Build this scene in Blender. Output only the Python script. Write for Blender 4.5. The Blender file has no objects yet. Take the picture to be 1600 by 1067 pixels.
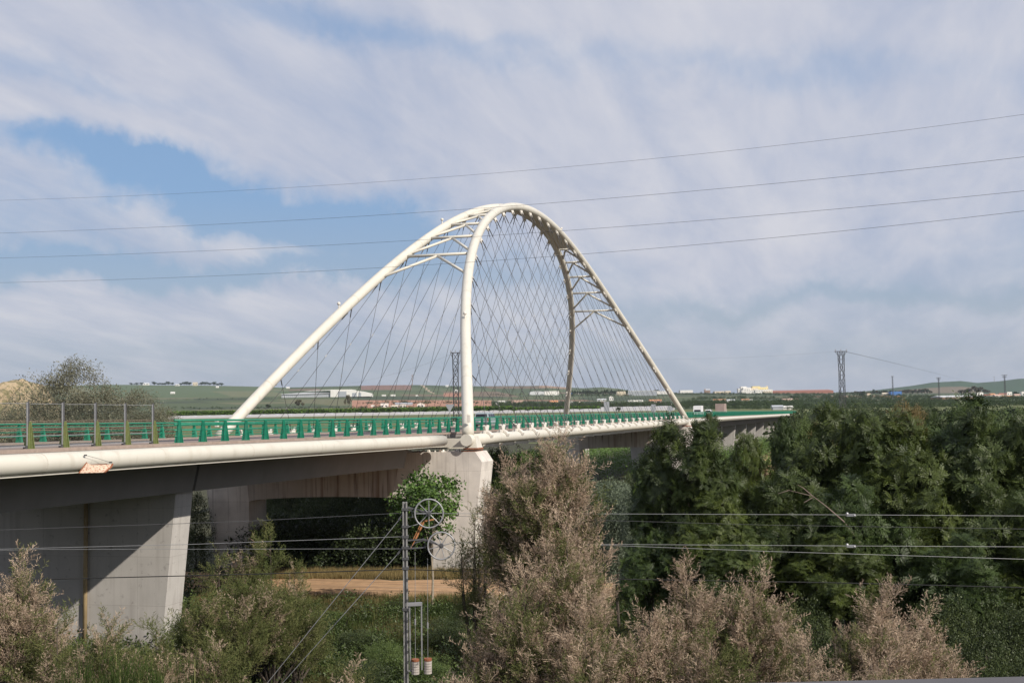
import bpy, math, random
import numpy as np
from mathutils import Vector, Matrix
random.seed(7); rng = np.random.default_rng(7)
C = bpy.context.scene.collection
S = bpy.context.scene
# ---------------------------------------------------------------- camera
F_PX, PAN, PIT, ROLL = 2003.23, -0.266555, 0.055095, -0.01863
CAM = np.array([41.133, -96.666, 2.151])
FH = np.array([math.sin(PAN), math.cos(PAN), 0.0]); RT = np.array([math.cos(PAN), -math.sin(PAN), 0.0])
FW = FH * math.cos(PIT) + np.array([0, 0, math.sin(PIT)])
UP = -FH * math.sin(PIT) + np.array([0, 0, math.cos(PIT)])
RI = RT * math.cos(ROLL) + UP * math.sin(ROLL); UI = -RT * math.sin(ROLL) + UP * math.cos(ROLL)
cd = bpy.data.cameras.new('camera'); cam = bpy.data.objects.new('camera', cd); C.objects.link(cam)
cd.sensor_width = 36; cd.lens = 36 * F_PX / 1600; cd.clip_start = 0.3; cd.clip_end = 30000
cam.matrix_world = Matrix([[RI[0], UI[0], -FW[0], CAM[0]], [RI[1], UI[1], -FW[1], CAM[1]], [RI[2], UI[2], -FW[2], CAM[2]], [0, 0, 0, 1]])
S.camera = cam
def at(px, py, D):
    "survey point: the place D metres out along a sight line of the camera"
    a = (px - 800) / F_PX; b = (533.5 - py) / F_PX
    return CAM + D * (FW + a * RI + b * UI)
def hor(px): return 644.0 - (px - 800) * 0.01863
# ---------------------------------------------------------------- light
SUN_EL, SUN_AZ = math.radians(34.5), math.radians(118)
w = bpy.data.worlds.new('World'); S.world = w; w.use_nodes = True
nt = w.node_tree; nt.nodes.clear(); N = nt.nodes; L = nt.links
def nd(t, **k):
    n = N.new(t)
    for a, b in k.items(): setattr(n, a, b)
    return n
def mth(op, a, b=None, c=None, clamp=False):
    n = nd('ShaderNodeMath', operation=op, use_clamp=clamp)
    for i, v in enumerate((a, b, c)):
        if v is None: continue
        if isinstance(v, (int, float)): n.inputs[i].default_value = v
        else: L.new(v, n.inputs[i])
    return n.outputs[0]
sky = nd('ShaderNodeTexSky', sky_type='NISHITA'); sky.sun_disc = False
sky.sun_elevation = SUN_EL; sky.sun_rotation = SUN_AZ; sky.air_density = 1.0; sky.dust_density = 1.2; sky.ozone_density = 1.4
tc = nd('ShaderNodeTexCoord'); sp = nd('ShaderNodeSeparateXYZ'); L.new(tc.outputs['Generated'], sp.inputs[0])
X, Y, Z = sp.outputs
zc = mth('MAXIMUM', Z, 0.0)
den = mth('ADD', zc, 0.13)
cmb = nd('ShaderNodeCombineXYZ'); L.new(mth('DIVIDE', X, den), cmb.inputs[0]); L.new(mth('DIVIDE', Y, den), cmb.inputs[1])
def noise(scale, detail, rough, vec, dist=0.0, lac=2.0):
    n = nd('ShaderNodeTexNoise'); n.inputs['Scale'].default_value = scale; n.inputs['Detail'].default_value = detail
    n.inputs['Roughness'].default_value = rough; n.inputs['Distortion'].default_value = dist; n.inputs['Lacunarity'].default_value = lac
    L.new(vec, n.inputs['Vector']); return n
mp = nd('ShaderNodeMapping'); mp.inputs['Rotation'].default_value = (0, 0, 0.75); mp.inputs['Scale'].default_value = (1.15, 0.34, 1)
L.new(cmb.outputs[0], mp.inputs[0])
n1 = noise(1.1, 9, 0.62, mp.outputs[0], 0.35); n2 = noise(4.3, 8, 0.6, mp.outputs[0], 0.3)
wob = noise(7, 5, 0.6, tc.outputs['Generated'])
az = mth('ARCTAN2', X, Y); el = mth('ARCSINE', Z)
wr = nd('ShaderNodeSeparateColor'); L.new(wob.outputs['Color'], wr.inputs[0])
wz = noise(16, 6, 0.65, tc.outputs['Generated'], 0.5)
el2 = mth('ADD', el, mth('ADD', mth('MULTIPLY', mth('SUBTRACT', wr.outputs[0], 0.5), 0.075), mth('MULTIPLY', mth('SUBTRACT', wz.outputs[0], 0.5), 0.04)))
az2 = mth('ADD', az, mth('MULTIPLY', mth('SUBTRACT', wr.outputs[1], 0.5), 0.22))
clear = None
for (px, py, rx, ry, sl, st) in [(185, 245, 150, 24, .12, 1), (310, 302, 165, 34, .18, 1.1), (500, 355, 190, 34, .10, 1.05), (70, 415, 200, 22, 0, .95), (480, 424, 220, 14, 0, .7),
        (640, 400, 120, 50, 0, .7), (1120, 470, 250, 24, -.02, .62), (1500, 462, 230, 14, 0, .4), (880, 420, 120, 40, 0, .5), (430, 560, 420, 26, 0, .5), (1300, 560, 420, 36, 0, .35), (560, 40, 260, 26, .2, .45), (1150, 110, 300, 24, .1, .4), (120, 120, 160, 20, .2, .35),
        (-450, 300, 380, 60, .1, .9), (2150, 380, 380, 60, 0, .8)]:
    d = at(px, py, 1.0) - CAM; d /= np.linalg.norm(d); a0 = math.atan2(d[0], d[1]); e0 = math.asin(d[2])
    u = mth('SUBTRACT', az2, a0); v = mth('ADD', mth('SUBTRACT', el2, e0), mth('MULTIPLY', u, sl + .0186))
    q = mth('ADD', mth('POWER', mth('ABSOLUTE', mth('DIVIDE', u, rx / F_PX)), 2.0), mth('POWER', mth('ABSOLUTE', mth('DIVIDE', v, ry / F_PX)), 2.0))
    g = mth('MULTIPLY', mth('EXPONENT', mth('MULTIPLY', q, -0.7)), st)
    clear = g if clear is None else mth('ADD', clear, g)
cov = mth('SUBTRACT', mth('ADD', mth('MULTIPLY', mth('SUBTRACT', n1.outputs[0], 0.5), 1.05), mth('ADD', mth('MULTIPLY', mth('SUBTRACT', n2.outputs[0], 0.5), .6), 1.17)), mth('MULTIPLY', clear, 1.15))
hz = nd('ShaderNodeMapRange', interpolation_type='SMOOTHSTEP'); L.new(el, hz.inputs[0]); hz.inputs[1].default_value = 0.0; hz.inputs[2].default_value = 0.12; hz.inputs[3].default_value = 0.45; hz.inputs[4].default_value = 1.0
cm = nd('ShaderNodeMapRange', interpolation_type='SMOOTHSTEP'); L.new(cov, cm.inputs[0]); cm.inputs[1].default_value = 0.0; cm.inputs[2].default_value = 1.25; cm.inputs[3].default_value = 0.0; cm.inputs[4].default_value = 0.93
cloudfac = mth('MULTIPLY', cm.outputs[0], hz.outputs[0])
ccr = nd('ShaderNodeValToRGB'); L.new(mth('ADD', mth('MULTIPLY', n2.outputs[0], 0.55), mth('MULTIPLY', n1.outputs[0], .45)), ccr.inputs[0])
ccr.color_ramp.elements[0].position = 0.38; ccr.color_ramp.elements[0].color = (.475, .515, .64, 1)
ccr.color_ramp.elements[1].position = 0.64; ccr.color_ramp.elements[1].color = (.68, .68, .735, 1)
hs = nd('ShaderNodeHueSaturation'); hs.inputs['Saturation'].default_value = 0.95; hs.inputs['Value'].default_value = 1.0; L.new(sky.outputs[0], hs.inputs['Color'])
SKY_K = 0.085
gr = nd('ShaderNodeValToRGB'); L.new(mth('MULTIPLY', zc, 1.0), gr.inputs[0]); K_ = 1 / SKY_K
gr.color_ramp.elements[0].position = 0.0; gr.color_ramp.elements[0].color = (.40, .455, .545, 1)
gr.color_ramp.elements[1].position = 0.9; gr.color_ramp.elements[1].color = (.12, .24, .52, 1)
e_ = gr.color_ramp.elements.new(0.17); e_.color = (.255, .42, .68, 1)
e_ = gr.color_ramp.elements.new(0.07); e_.color = (.385, .468, .59, 1)
gs = nd('ShaderNodeVectorMath', operation='SCALE'); L.new(gr.outputs[0], gs.inputs[0]); gs.inputs['Scale'].default_value = K_
sc = nd('ShaderNodeMix', data_type='RGBA'); sc.inputs[0].default_value = .8; L.new(hs.outputs[0], sc.inputs[6]); L.new(gs.outputs[0], sc.inputs[7])
cs = nd('ShaderNodeVectorMath', operation='SCALE'); L.new(ccr.outputs[0], cs.inputs[0]); cs.inputs['Scale'].default_value = 1.0 / SKY_K
mx = nd('ShaderNodeMix', data_type='RGBA'); L.new(cloudfac, mx.inputs[0]); L.new(sc.outputs[2], mx.inputs[6]); L.new(cs.outputs[0], mx.inputs[7])
bg = nd('ShaderNodeBackground'); bg.inputs[1].default_value = SKY_K; L.new(mx.outputs[2], bg.inputs[0])
ow = nd('ShaderNodeOutputWorld'); L.new(bg.outputs[0], ow.inputs[0])
w.cycles.sampling_method = 'MANUAL'; w.cycles.sample_map_resolution = 512
sd = bpy.data.lights.new('sun', 'SUN'); sd.energy = 5.0; sd.angle = math.radians(0.6); sd.color = (1, .93, .82)
so = bpy.data.objects.new('sun', sd); C.objects.link(so)
sv = Vector((math.cos(SUN_EL) * math.sin(SUN_AZ), math.cos(SUN_EL) * math.cos(SUN_AZ), math.sin(SUN_EL)))
so.rotation_euler = sv.to_track_quat('Z', 'Y').to_euler(); so.location = (60, -60, 120)
S.view_settings.view_transform = 'Standard'; S.view_settings.look = 'None'; S.view_settings.gamma = 1; S.view_settings.exposure = 0; S.view_settings.use_curve_mapping = False
S.cycles.use_denoising = True; S.cycles.max_bounces = 5; S.cycles.transparent_max_bounces = 8; S.cycles.volume_bounces = 0
S.cycles.caustics_reflective = False; S.cycles.caustics_refractive = False
# ---------------------------------------------------------------- materials
MATS = {}
def mat(name, col, rough=.7, var=.12, scale=1.5, metal=0, bump=0, streak=None, attr=False, transl=0, spec=.3, stretch=(1, 1, 1), glass=0, panel=None):
    if name in MATS: return MATS[name]
    m = bpy.data.materials.new(name); m.use_nodes = True; t = m.node_tree; n = t.nodes; l = t.links; n.clear()
    out = n.new('ShaderNodeOutputMaterial'); b = n.new('ShaderNodeBsdfPrincipled')
    b.inputs['Roughness'].default_value = rough; b.inputs['Metallic'].default_value = metal; b.inputs['Specular IOR Level'].default_value = spec
    g = n.new('ShaderNodeNewGeometry'); mpp = n.new('ShaderNodeMapping'); mpp.inputs['Scale'].default_value = stretch; l.new(g.outputs['Position'], mpp.inputs[0])
    no = n.new('ShaderNodeTexNoise'); no.inputs['Scale'].default_value = scale; no.inputs['Detail'].default_value = 6; no.inputs['Roughness'].default_value = .6; l.new(mpp.outputs[0], no.inputs['Vector'])
    mr = n.new('ShaderNodeMapRange'); l.new(no.outputs[0], mr.inputs[0]); mr.inputs[1].default_value = .3; mr.inputs[2].default_value = .7; mr.inputs[3].default_value = 1 - var; mr.inputs[4].default_value = 1 + var
    base = n.new('ShaderNodeRGB'); base.outputs[0].default_value = (*col, 1); cur = base.outputs[0]
    if attr:
        a = n.new('ShaderNodeAttribute'); a.attribute_name = 'tint'; cur = a.outputs['Color']
    v = n.new('ShaderNodeVectorMath'); v.operation = 'SCALE'; l.new(cur, v.inputs[0]); l.new(mr.outputs[0], v.inputs['Scale']); cur = v.outputs[0]
    if streak:
        for (scol, lo, hi, st, sstr, ssc) in streak:
            m2 = n.new('ShaderNodeMapping'); m2.inputs['Scale'].default_value = sstr; l.new(g.outputs['Position'], m2.inputs[0])
            n2_ = n.new('ShaderNodeTexNoise'); n2_.inputs['Scale'].default_value = ssc; n2_.inputs['Detail'].default_value = 5; l.new(m2.outputs[0], n2_.inputs['Vector'])
            r2 = n.new('ShaderNodeMapRange'); l.new(n2_.outputs[0], r2.inputs[0]); r2.inputs[1].default_value = lo; r2.inputs[2].default_value = hi; r2.inputs[3].default_value = 0; r2.inputs[4].default_value = st
            x = n.new('ShaderNodeMix'); x.data_type = 'RGBA'; l.new(r2.outputs[0], x.inputs[0]); l.new(cur, x.inputs[6]); x.inputs[7].default_value = (*scol, 1); cur = x.outputs[2]
    if panel:
        pw, ph = panel; sx = n.new('ShaderNodeSeparateXYZ'); l.new(g.outputs['Position'], sx.inputs[0])
        ad = n.new('ShaderNodeMath'); ad.operation = 'ADD'; l.new(sx.outputs[0], ad.inputs[0]); l.new(sx.outputs[1], ad.inputs[1])
        cb = n.new('ShaderNodeCombineXYZ'); l.new(ad.outputs[0], cb.inputs[0]); l.new(sx.outputs[2], cb.inputs[1])
        bk = n.new('ShaderNodeTexBrick'); bk.offset = 0.0; bk.inputs['Scale'].default_value = 1; bk.inputs['Brick Width'].default_value = pw; bk.inputs['Row Height'].default_value = ph
        bk.inputs['Mortar Size'].default_value = .012; bk.inputs['Mortar Smooth'].default_value = .3; bk.inputs['Color1'].default_value = (1, 1, 1, 1); bk.inputs['Color2'].default_value = (.93, .93, .93, 1); bk.inputs['Mortar'].default_value = (.72, .71, .70, 1)
        l.new(cb.outputs[0], bk.inputs['Vector']); x = n.new('ShaderNodeMix'); x.data_type = 'RGBA'; x.blend_type = 'MULTIPLY'; x.inputs[0].default_value = 1; l.new(cur, x.inputs[6]); l.new(bk.outputs[0], x.inputs[7]); cur = x.outputs[2]
    l.new(cur, b.inputs['Base Color'])
    if bump:
        bp = n.new('ShaderNodeBump'); bp.inputs['Strength'].default_value = bump; bp.inputs['Distance'].default_value = .05; l.new(no.outputs[0], bp.inputs['Height']); l.new(bp.outputs[0], b.inputs['Normal'])
    last = b.outputs[0]
    if transl:
        tr = n.new('ShaderNodeBsdfTranslucent'); l.new(cur, tr.inputs[0]); ms = n.new('ShaderNodeMixShader'); ms.inputs[0].default_value = transl; l.new(last, ms.inputs[1]); l.new(tr.outputs[0], ms.inputs[2]); last = ms.outputs[0]
    if glass:
        tp = n.new('ShaderNodeBsdfTransparent'); tp.inputs[0].default_value = (.93, .95, .94, 1); ms = n.new('ShaderNodeMixShader'); ms.inputs[0].default_value = glass; l.new(last, ms.inputs[1]); l.new(tp.outputs[0], ms.inputs[2]); last = ms.outputs[0]
    l.new(last, out.inputs[0]); MATS[name] = m; return m
M_cream = mat('cream_paint', (.60, .57, .50), .42, .035, .35, streak=[((.42, .37, .29), .54, .74, .40, (1.6, 1.2, .35), 1.3), ((.28, .20, .14), .68, .78, .40, (3, 2, .6), 2.0)])
M_white = mat('white_paint', (.66, .62, .56), .45, .05, 1.2, streak=[((.4, .26, .17), .66, .8, .5, (3, 3, 1), 2)])
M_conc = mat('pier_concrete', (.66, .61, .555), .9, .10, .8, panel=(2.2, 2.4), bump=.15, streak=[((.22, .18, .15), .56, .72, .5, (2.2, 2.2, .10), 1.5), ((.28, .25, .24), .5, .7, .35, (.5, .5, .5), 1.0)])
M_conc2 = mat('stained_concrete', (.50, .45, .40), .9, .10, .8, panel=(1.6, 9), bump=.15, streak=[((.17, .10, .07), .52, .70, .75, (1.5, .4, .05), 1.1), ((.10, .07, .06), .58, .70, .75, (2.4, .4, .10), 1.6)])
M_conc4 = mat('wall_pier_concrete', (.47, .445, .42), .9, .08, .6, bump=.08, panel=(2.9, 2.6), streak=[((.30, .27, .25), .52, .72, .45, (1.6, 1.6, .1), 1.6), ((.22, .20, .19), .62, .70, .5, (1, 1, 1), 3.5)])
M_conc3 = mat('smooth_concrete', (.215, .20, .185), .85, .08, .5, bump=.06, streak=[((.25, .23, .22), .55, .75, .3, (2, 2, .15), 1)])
M_green = mat('green_rail_paint', (.010, .19, .112), .5, .22, 5.0, spec=.45, streak=[((.10, .24, .17), .56, .72, .5, (1.5, .6, 1.2), 2.2), ((.03, .07, .05), .64, .74, .6, (3, 3, 1), 3)])
M_olive = mat('faded_green_paint', (.17, .20, .075), .6, .22, 9.0, streak=[((.22, .12, .05), .6, .75, .6, (4, 4, 1), 3)])
M_asph = mat('asphalt', (.085, .075, .078), .9, .15, 2.5, bump=.1)
M_walk = mat('pinkish_walkway_concrete', (.30, .235, .20), .9, .15, 3)
M_linew = mat('road_line_paint', (.75, .73, .7), .7, .1, 4)
M_weld = mat('weld_seam_paint', (.54, .50, .425), .6, .1, 2)
M_galv = mat('galvanised_steel', (.30, .30, .31), .5, .15, 6, metal=.3, spec=.5)
M_galvd = mat('dull_grey_steel', (.10, .10, .105), .55, .2, 6, metal=.3)
M_cable = mat('cable_steel', (.10, .10, .105), .5, .1, 4, metal=.3)
M_couple = mat('coupler_grey', (.40, .40, .39), .5, .05, 4)
M_rust = mat('rusty_steel', (.25, .09, .045), .85, .35, 9, bump=.3)
M_rustp = mat('pale_rusty_sheet', (.62, .47, .36), .8, .15, 7, streak=[((.30, .10, .06), .5, .62, .85, (1, 2, 4), 5)])
M_glass = mat('screen_glazing', (.12, .12, .12), .08, .02, 3, spec=.5, glass=.96)
M_black = mat('dark_rubber', (.02, .02, .02), .7, .1, 5)
M_brass = mat('brownish_bar', (.33, .23, .18), .6, .15, 5)
M_drain = mat('yellowed_drain_pipe', (.36, .27, .15), .6, .15, 3)
M_bark = mat('bark', (.075, .06, .048), .95, .3, 6, bump=.4)
M_barkp = mat('pale_bark', (.30, .25, .19), .95, .25, 6, bump=.3)
M_leaf = mat('leaf', (1, 1, 1), .5, .22, .9, attr=True, transl=.14, spec=.3)
M_far = mat('far_foliage', (1, 1, 1), .9, .3, .25, attr=True, spec=.1)
M_plume = mat('plume', (1, 1, 1), .9, .15, .9, attr=True, transl=.25, spec=.1)
def obj(name, mb, m, parent=None, kind=None, smooth=False):
    V, F = mb
    me = bpy.data.meshes.new(name); me.from_pydata([tuple(map(float, v)) for v in V], [], F); me.update()
    for mm in (m if isinstance(m, (list, tuple)) else [m]): me.materials.append(mm)
    if smooth: me.shade_smooth()
    o = bpy.data.objects.new(name, me); C.objects.link(o)
    if parent is not None: o.parent = parent
    if kind: o['kind'] = kind
    return o
def tag(o, label, cat, group=None):
    o['label'] = label; o['category'] = cat
    if group: o['group'] = group
    return o
def thing(name, label, cat, loc=(0, 0, 0), rz=0, group=None):
    o = bpy.data.objects.new(name, None); C.objects.link(o); o.empty_display_size = .2
    o.location = tuple(map(float, loc)); o.rotation_euler = (0, 0, rz); return tag(o, label, cat, group)
def inst(src, name, parent, loc=(0, 0, 0), rot=(0, 0, 0), scale=(1, 1, 1)):
    o = bpy.data.objects.new(name, src.data); C.objects.link(o); o.parent = parent
    o.location = loc; o.rotation_euler = rot; o.scale = scale; return o
def structure(o): o['kind'] = 'structure'; return o
# ---- mesh makers: each returns (verts, faces)
def join(*ms):
    V = []; F = []
    for v, f in ms:
        k = len(V); V += list(v); F += [tuple(i + k for i in q) for q in f]
    return V, F
def hexa(p): return list(p), [(0, 3, 2, 1), (4, 5, 6, 7), (0, 1, 5, 4), (1, 2, 6, 5), (2, 3, 7, 6), (3, 0, 4, 7)]
def box(x0, x1, y0, y1, z0, z1): return hexa([(x0, y0, z0), (x1, y0, z0), (x1, y1, z0), (x0, y1, z0), (x0, y0, z1), (x1, y0, z1), (x1, y1, z1), (x0, y1, z1)])
def tube(P, r, n=8, cap=True):
    P = [np.array(p, float) for p in P]; k = len(P); r = [r] * k if isinstance(r, (int, float)) else list(r)
    V = []; F = []; ref = None
    for i in range(k):
        t = P[min(i + 1, k - 1)] - P[max(i - 1, 0)]; t = t / (np.linalg.norm(t) + 1e-12)
        if ref is None: ref = np.array([0, 0, 1.]) if abs(t[2]) < .9 else np.array([1., 0, 0])
        a = np.cross(t, ref); a /= np.linalg.norm(a) + 1e-12; b = np.cross(a, t); ref = b
        for j in range(n):
            th = 2 * math.pi * j / n; V.append(P[i] + r[i] * (math.cos(th) * a + math.sin(th) * b))
    for i in range(k - 1):
        for j in range(n): F.append((i * n + j, i * n + (j + 1) % n, (i + 1) * n + (j + 1) % n, (i + 1) * n + j))
    if cap: F.append(tuple(range(n))[::-1]); F.append(tuple((k - 1) * n + j for j in range(n)))
    return V, F
def sweep(prof, Ys, zf, closed=True):
    "profile of (x,z) carried along Y"
    V = []; F = []; n = len(prof)
    for y in Ys: V += [(x, y, z + zf(y)) for x, z in prof]
    for i in range(len(Ys) - 1):
        for j in range(n if closed else n - 1): F.append((i * n + j, (i + 1) * n + j, (i + 1) * n + (j + 1) % n, i * n + (j + 1) % n))
    if closed: F.append(tuple(range(n))); F.append(tuple((len(Ys) - 1) * n + j for j in range(n))[::-1])
    return V, F
def prism(poly, axis, a, b):
    "polygon extruded along an axis from a to b; poly holds the two other coordinates"
    def pt(p, t): return {'x': (t, p[0], p[1]), 'y': (p[0], t, p[1]), 'z': (p[0], p[1], t)}[axis]
    n = len(poly); V = [pt(p, a) for p in poly] + [pt(p, b) for p in poly]
    F = [tuple(range(n)), tuple(range(n, 2 * n))[::-1]] + [(i, n + i, n + (i + 1) % n, (i + 1) % n) for i in range(n)]
    return V, F
def sphere(c, r, n=10, m=6):
    P = [(c[0], c[1], c[2] + r * math.cos(math.pi * (i + .001) / m)) for i in range(m + 1)]
    return tube(P, [max(.001, r * math.sin(math.pi * i / m)) for i in range(m + 1)], n)
# ---------------------------------------------------------------- bridge
GZ = -10.2
_ky = [-90, -60, -40, -25, 0, 130, 215, 400, 500, 600, 800]; _kz = [.72, .5, .36, .24, .03, -.13, -.33, -1.0, -1.34, -1.7, -2.4]
def zc(y): return float(np.interp(y, _ky, _kz))
def ys(a, b, s=10): n = max(1, int(round((b - a) / s))); return [a + (b - a) * i / n for i in range(n + 1)]
def arch(u, side=1, z_only=False):
    t = 4 * u * (1 - u); h = 27.848
    z = h * (t - .0754 * t * (1 - t) + .1839 * t * t * (1 - t) - .012 * t ** 3 * (1 - t))
    x = 11.011 - 10.243 * (z / h + .0415 * t * (1 - t) + .421 * t * t * (1 - t))
    return np.array([side * x, 130 * u, z + .184 - .00113 * 130 * u])
def archY(y, side=1): return arch(y / 130, side)
R_T = .476
# main arch bridge
br = thing('arch_bridge', 'cream tied arch bridge with two leaning tubular arches joined at the crown', 'bridge', (0, 0, 0))
for s in (1, -1):
    P = [archY(y, s) for y in np.linspace(.4, 129.6, 90)]
    a = obj('arch_tube', tube(P, R_T, 20), M_cream, br, smooth=True)
    for y in list(np.arange(6, 66, 11.5)) + list(np.arange(76, 128, 11.5)):
        q0, q1 = archY(y - .04, s), archY(y + .04, s); obj('weld_seam', tube([q0, q1], R_T + .008, 20, cap=False), M_weld, a)
    ch = obj('tie_tube', tube([(s * 11.01, y, zc(y)) for y in ys(-.5, 130.5, 8)], .455, 20), M_cream, br, smooth=True)
    for y in (-.52, 130.52): obj('end_cap', tube([(s * 11.01, y - .02, zc(y)), (s * 11.01, y + .02, zc(y))], .475, 24), M_cream, ch)
    for y, d in ((.9, 1), (129.1, -1)):
        z = zc(y); x = 11.15
        v, f = hexa([(x - .45, y - .75, z - .62), (x + .55, y - .75, z - .62), (x + .55, y + .75, z - .62), (x - .45, y + .75, z - .62), (x - .45, y - .5, z + .3), (x + .3, y - .5, z + .3), (x + .3, y + .5, z + .3), (x - .45, y + .5, z + .3)])
        obj('pedestal', ([(s * a_, b_, c_) for a_, b_, c_ in v], f), M_cream, br)
        obj('bearing_plate', box(s * x - .6, s * x + .6, y - .8, y + .8, z - .74, z - .62), M_rust, br)
# white service boxes on the arch feet
for s, yy in ((1, 1.2), (-1, 1.2)):
    obj('junction_box', box(s * 11.01 - .12, s * 11.01 + .12, .12, .42, 1.4, 2.0), M_white, br)
# obstruction lights
for s, y in ((-1, 15.4), (-1, 34.8), (1, 13.2), (1, 78), (-1, 96)):
    p = archY(y, s); q = p + np.array([s * .15, 0, .47]) if s < 0 else p + np.array([.05, -.3, .4])
    lm = obj('obstruction_light', tube([q - (0, 0, .1), q + (0, 0, .22)], .07, 8), M_white, br); obj('lens', sphere(q + (0, 0, .42), .17), M_white, lm, smooth=True)
# struts between the arches
for ya, sg in [(y, 1) for y in (25.9, 30.9, 35.8, 40.7, 45.6)] + [(y, -1) for y in (104.1, 99.1, 94.2, 89.3, 84.4)]:
    a, b = archY(ya, 1), archY(ya, -1); obj('cross_strut', tube([a, b], .15, 10), M_cream, br, smooth=True)
    m = (a + b) / 2 - np.array([0, 0, .1]); yl = ya - 4.7 * sg
    for s in (1, -1): obj('knee_strut', tube([m, archY(yl, s)], .14, 10), M_cream, br, smooth=True)
# plate closing the gap between the arches at the crown
V = []; F = []
yy = np.linspace(46.5, 83.5, 26)
for y in yy:
    p = archY(y); V += [(p[0], y, p[2] + .12), (-p[0], y, p[2] + .12), (-p[0], y, p[2] - .2), (p[0], y, p[2] - .2)]
for i in range(25): F += [(4 * i + j, 4 * i + 4 + j, 4 * i + 4 + (j + 1) % 4, 4 * i + (j + 1) % 4) for j in range(4)]
F += [(0, 1, 2, 3), (100, 103, 102, 101)]
obj('crown_plate', (V, F), M_cream, br)
# hanger cables
def up_y(k): return 65 + 4.8 * (k - 13)
fin0 = None; lug0 = None
def unit(v): return v / np.linalg.norm(v)
for s in (1, -1):
    for k in range(1, 26):
        top = archY(up_y(k), s)
        tgt = np.array([s * 11.01, up_y(k), .4]); dn = unit(tgt - top)
        pt = top + dn * .42
        # upper lug: a double ear under the tube
        poly = [(-.75, .1), (.75, .1), (.5, -.30), (.42, -.62), (.22, -.36), (-.22, -.36), (-.42, -.62), (-.5, -.30)]
        v, f = prism(poly, 'x', -.07, .07)
        tang = unit(archY(up_y(k) + .5, s) - archY(up_y(k) - .5, s)); dperp = unit(dn - tang * (dn @ tang)); nrm = np.cross(tang, dperp)
        v = [pt + nrm * a + tang * b - dperp * c for a, b, c in v]
        obj('upper_anchor_lug', (v, f), M_white, br)
        for dk, off in ((2, .42), (-2, -.42)):
            j = k + dk
            if not 1 <= j <= 25: continue
            low = np.array([s * 11.01, 5.0 * j + (-.3 if dk > 0 else .3), zc(5 * j) + .75])
            hi = top + dn * .42 + tang * off + dperp * .55; d = unit(hi - low); Ln = np.linalg.norm(hi - low)
            cab = obj('hanger_cable', tube([low, hi], .021, 6), M_cable, br, smooth=True)
            obj('lower_socket', tube([low - d * .25, low + d * .55, low + d * .56, low + d * 1.5], [.07, .07, .045, .045], 7), M_galvd, cab); obj('upper_socket', tube([hi - d * .9, hi], .05, 6), M_galvd, cab)
            c = low + d * Ln * (.46 if dk > 0 else .5) ; obj('coupler', tube([c - d * .13, c + d * .13], .042, 6), M_couple, cab)
    poly = [(-.5, -.1), (.5, -.1), (.46, .12), (.40, .26), (.66, .62), (.50, .70), (.22, .40), (0, .30), (-.22, .40), (-.50, .70), (-.66, .62), (-.40, .26), (-.46, .12)]
    sadd = [(.49 * math.cos(math.radians(a)), .49 * math.sin(math.radians(a)) - .42) for a in range(10, 151, 14)] + [(.62 * math.cos(math.radians(a)), .66 * math.sin(math.radians(a)) - .42) for a in range(138, 19, -14)]
    for j in range(1, 26):
        y = 5.0 * j; z = zc(y) + .42
        if fin0 is None:
            fin0 = obj('lower_anchor_fin', prism(poly, 'x', -.10, .10), M_white, br); fin0.location = (s * 11.01, y, z); f0 = fin0
            lug0 = obj('saddle', prism([(s * a, b) for a, b in sadd], 'y', -.34, .34), M_white, fin0)
        else:
            f = inst(fin0, 'lower_anchor_fin', br, (s * 11.01, y, z)); inst(lug0, 'saddle', f)
# deck of the main span and its cross beams
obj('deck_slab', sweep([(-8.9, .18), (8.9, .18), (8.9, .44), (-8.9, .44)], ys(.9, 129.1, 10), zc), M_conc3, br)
for j in range(27):
    y = min(max(5.0 * j, .95), 129.05); z = zc(y)
    if 0 < j < 26: obj('cross_beam', join(box(-10.7, 10.7, y - .02, y + .02, z - .75, z + .17), box(-10.7, 10.7, y - .2, y + .2, z - .8, z - .75)), M_cream, br)
for y in (.85, 129.15): obj('end_beam', box(-10.6, 10.6, y - .5, y + .5, zc(y) - .56, zc(y) + .14), M_cream, br)
# approach viaducts
def tubeprof(x, r, n=16): return [(x + r * math.cos(2 * math.pi * i / n), r * math.sin(2 * math.pi * i / n)) for i in range(n)]
def viaduct(name, label, y0, y1, joints):
    t = thing(name, label, 'viaduct')
    prof = [(-9.0, .12), (-6.4, -.36), (-6.0, -2.1), (6.0, -2.1), (6.4, -.36), (9.0, .12), (9.0, .44), (-9.0, .44)][::-1]
    edges = [y0] + joints + [y1]
    for a, b in zip(edges[:-1], edges[1:]):
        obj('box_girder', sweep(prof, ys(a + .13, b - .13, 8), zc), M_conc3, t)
    for s in (1, -1):
        o = obj('edge_tube', sweep(tubeprof(9.2 * s, .43), ys(y0, y1, 5), zc), M_cream, t, smooth=True)
        for yv in np.arange(y0 + 4, min(y1, 330), 9.0): obj('weld_seam', tube([(9.2 * s, yv - .03, zc(yv)), (9.2 * s, yv + .03, zc(yv))], .437, 16, cap=False), M_weld, o)
        cap = obj('drip_lip', sweep([(s * 9.0, -.47), (s * 9.34, -.47), (s * 9.34, -.41), (s * 9.0, -.41)], ys(y0 + .1, y1 - .1, 5), zc), M_cream, t)
    return t
viaduct('approach_viaduct', 'near concrete box girder approach with cream edge tube running off the left of the frame', -92, -.9, [-34.0])
viaduct('approach_viaduct', 'far approach deck with cream edge tube curving away behind the trees on the right', 130.9, 620, [166, 202, 238, 274, 310, 346, 382, 418])
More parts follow.
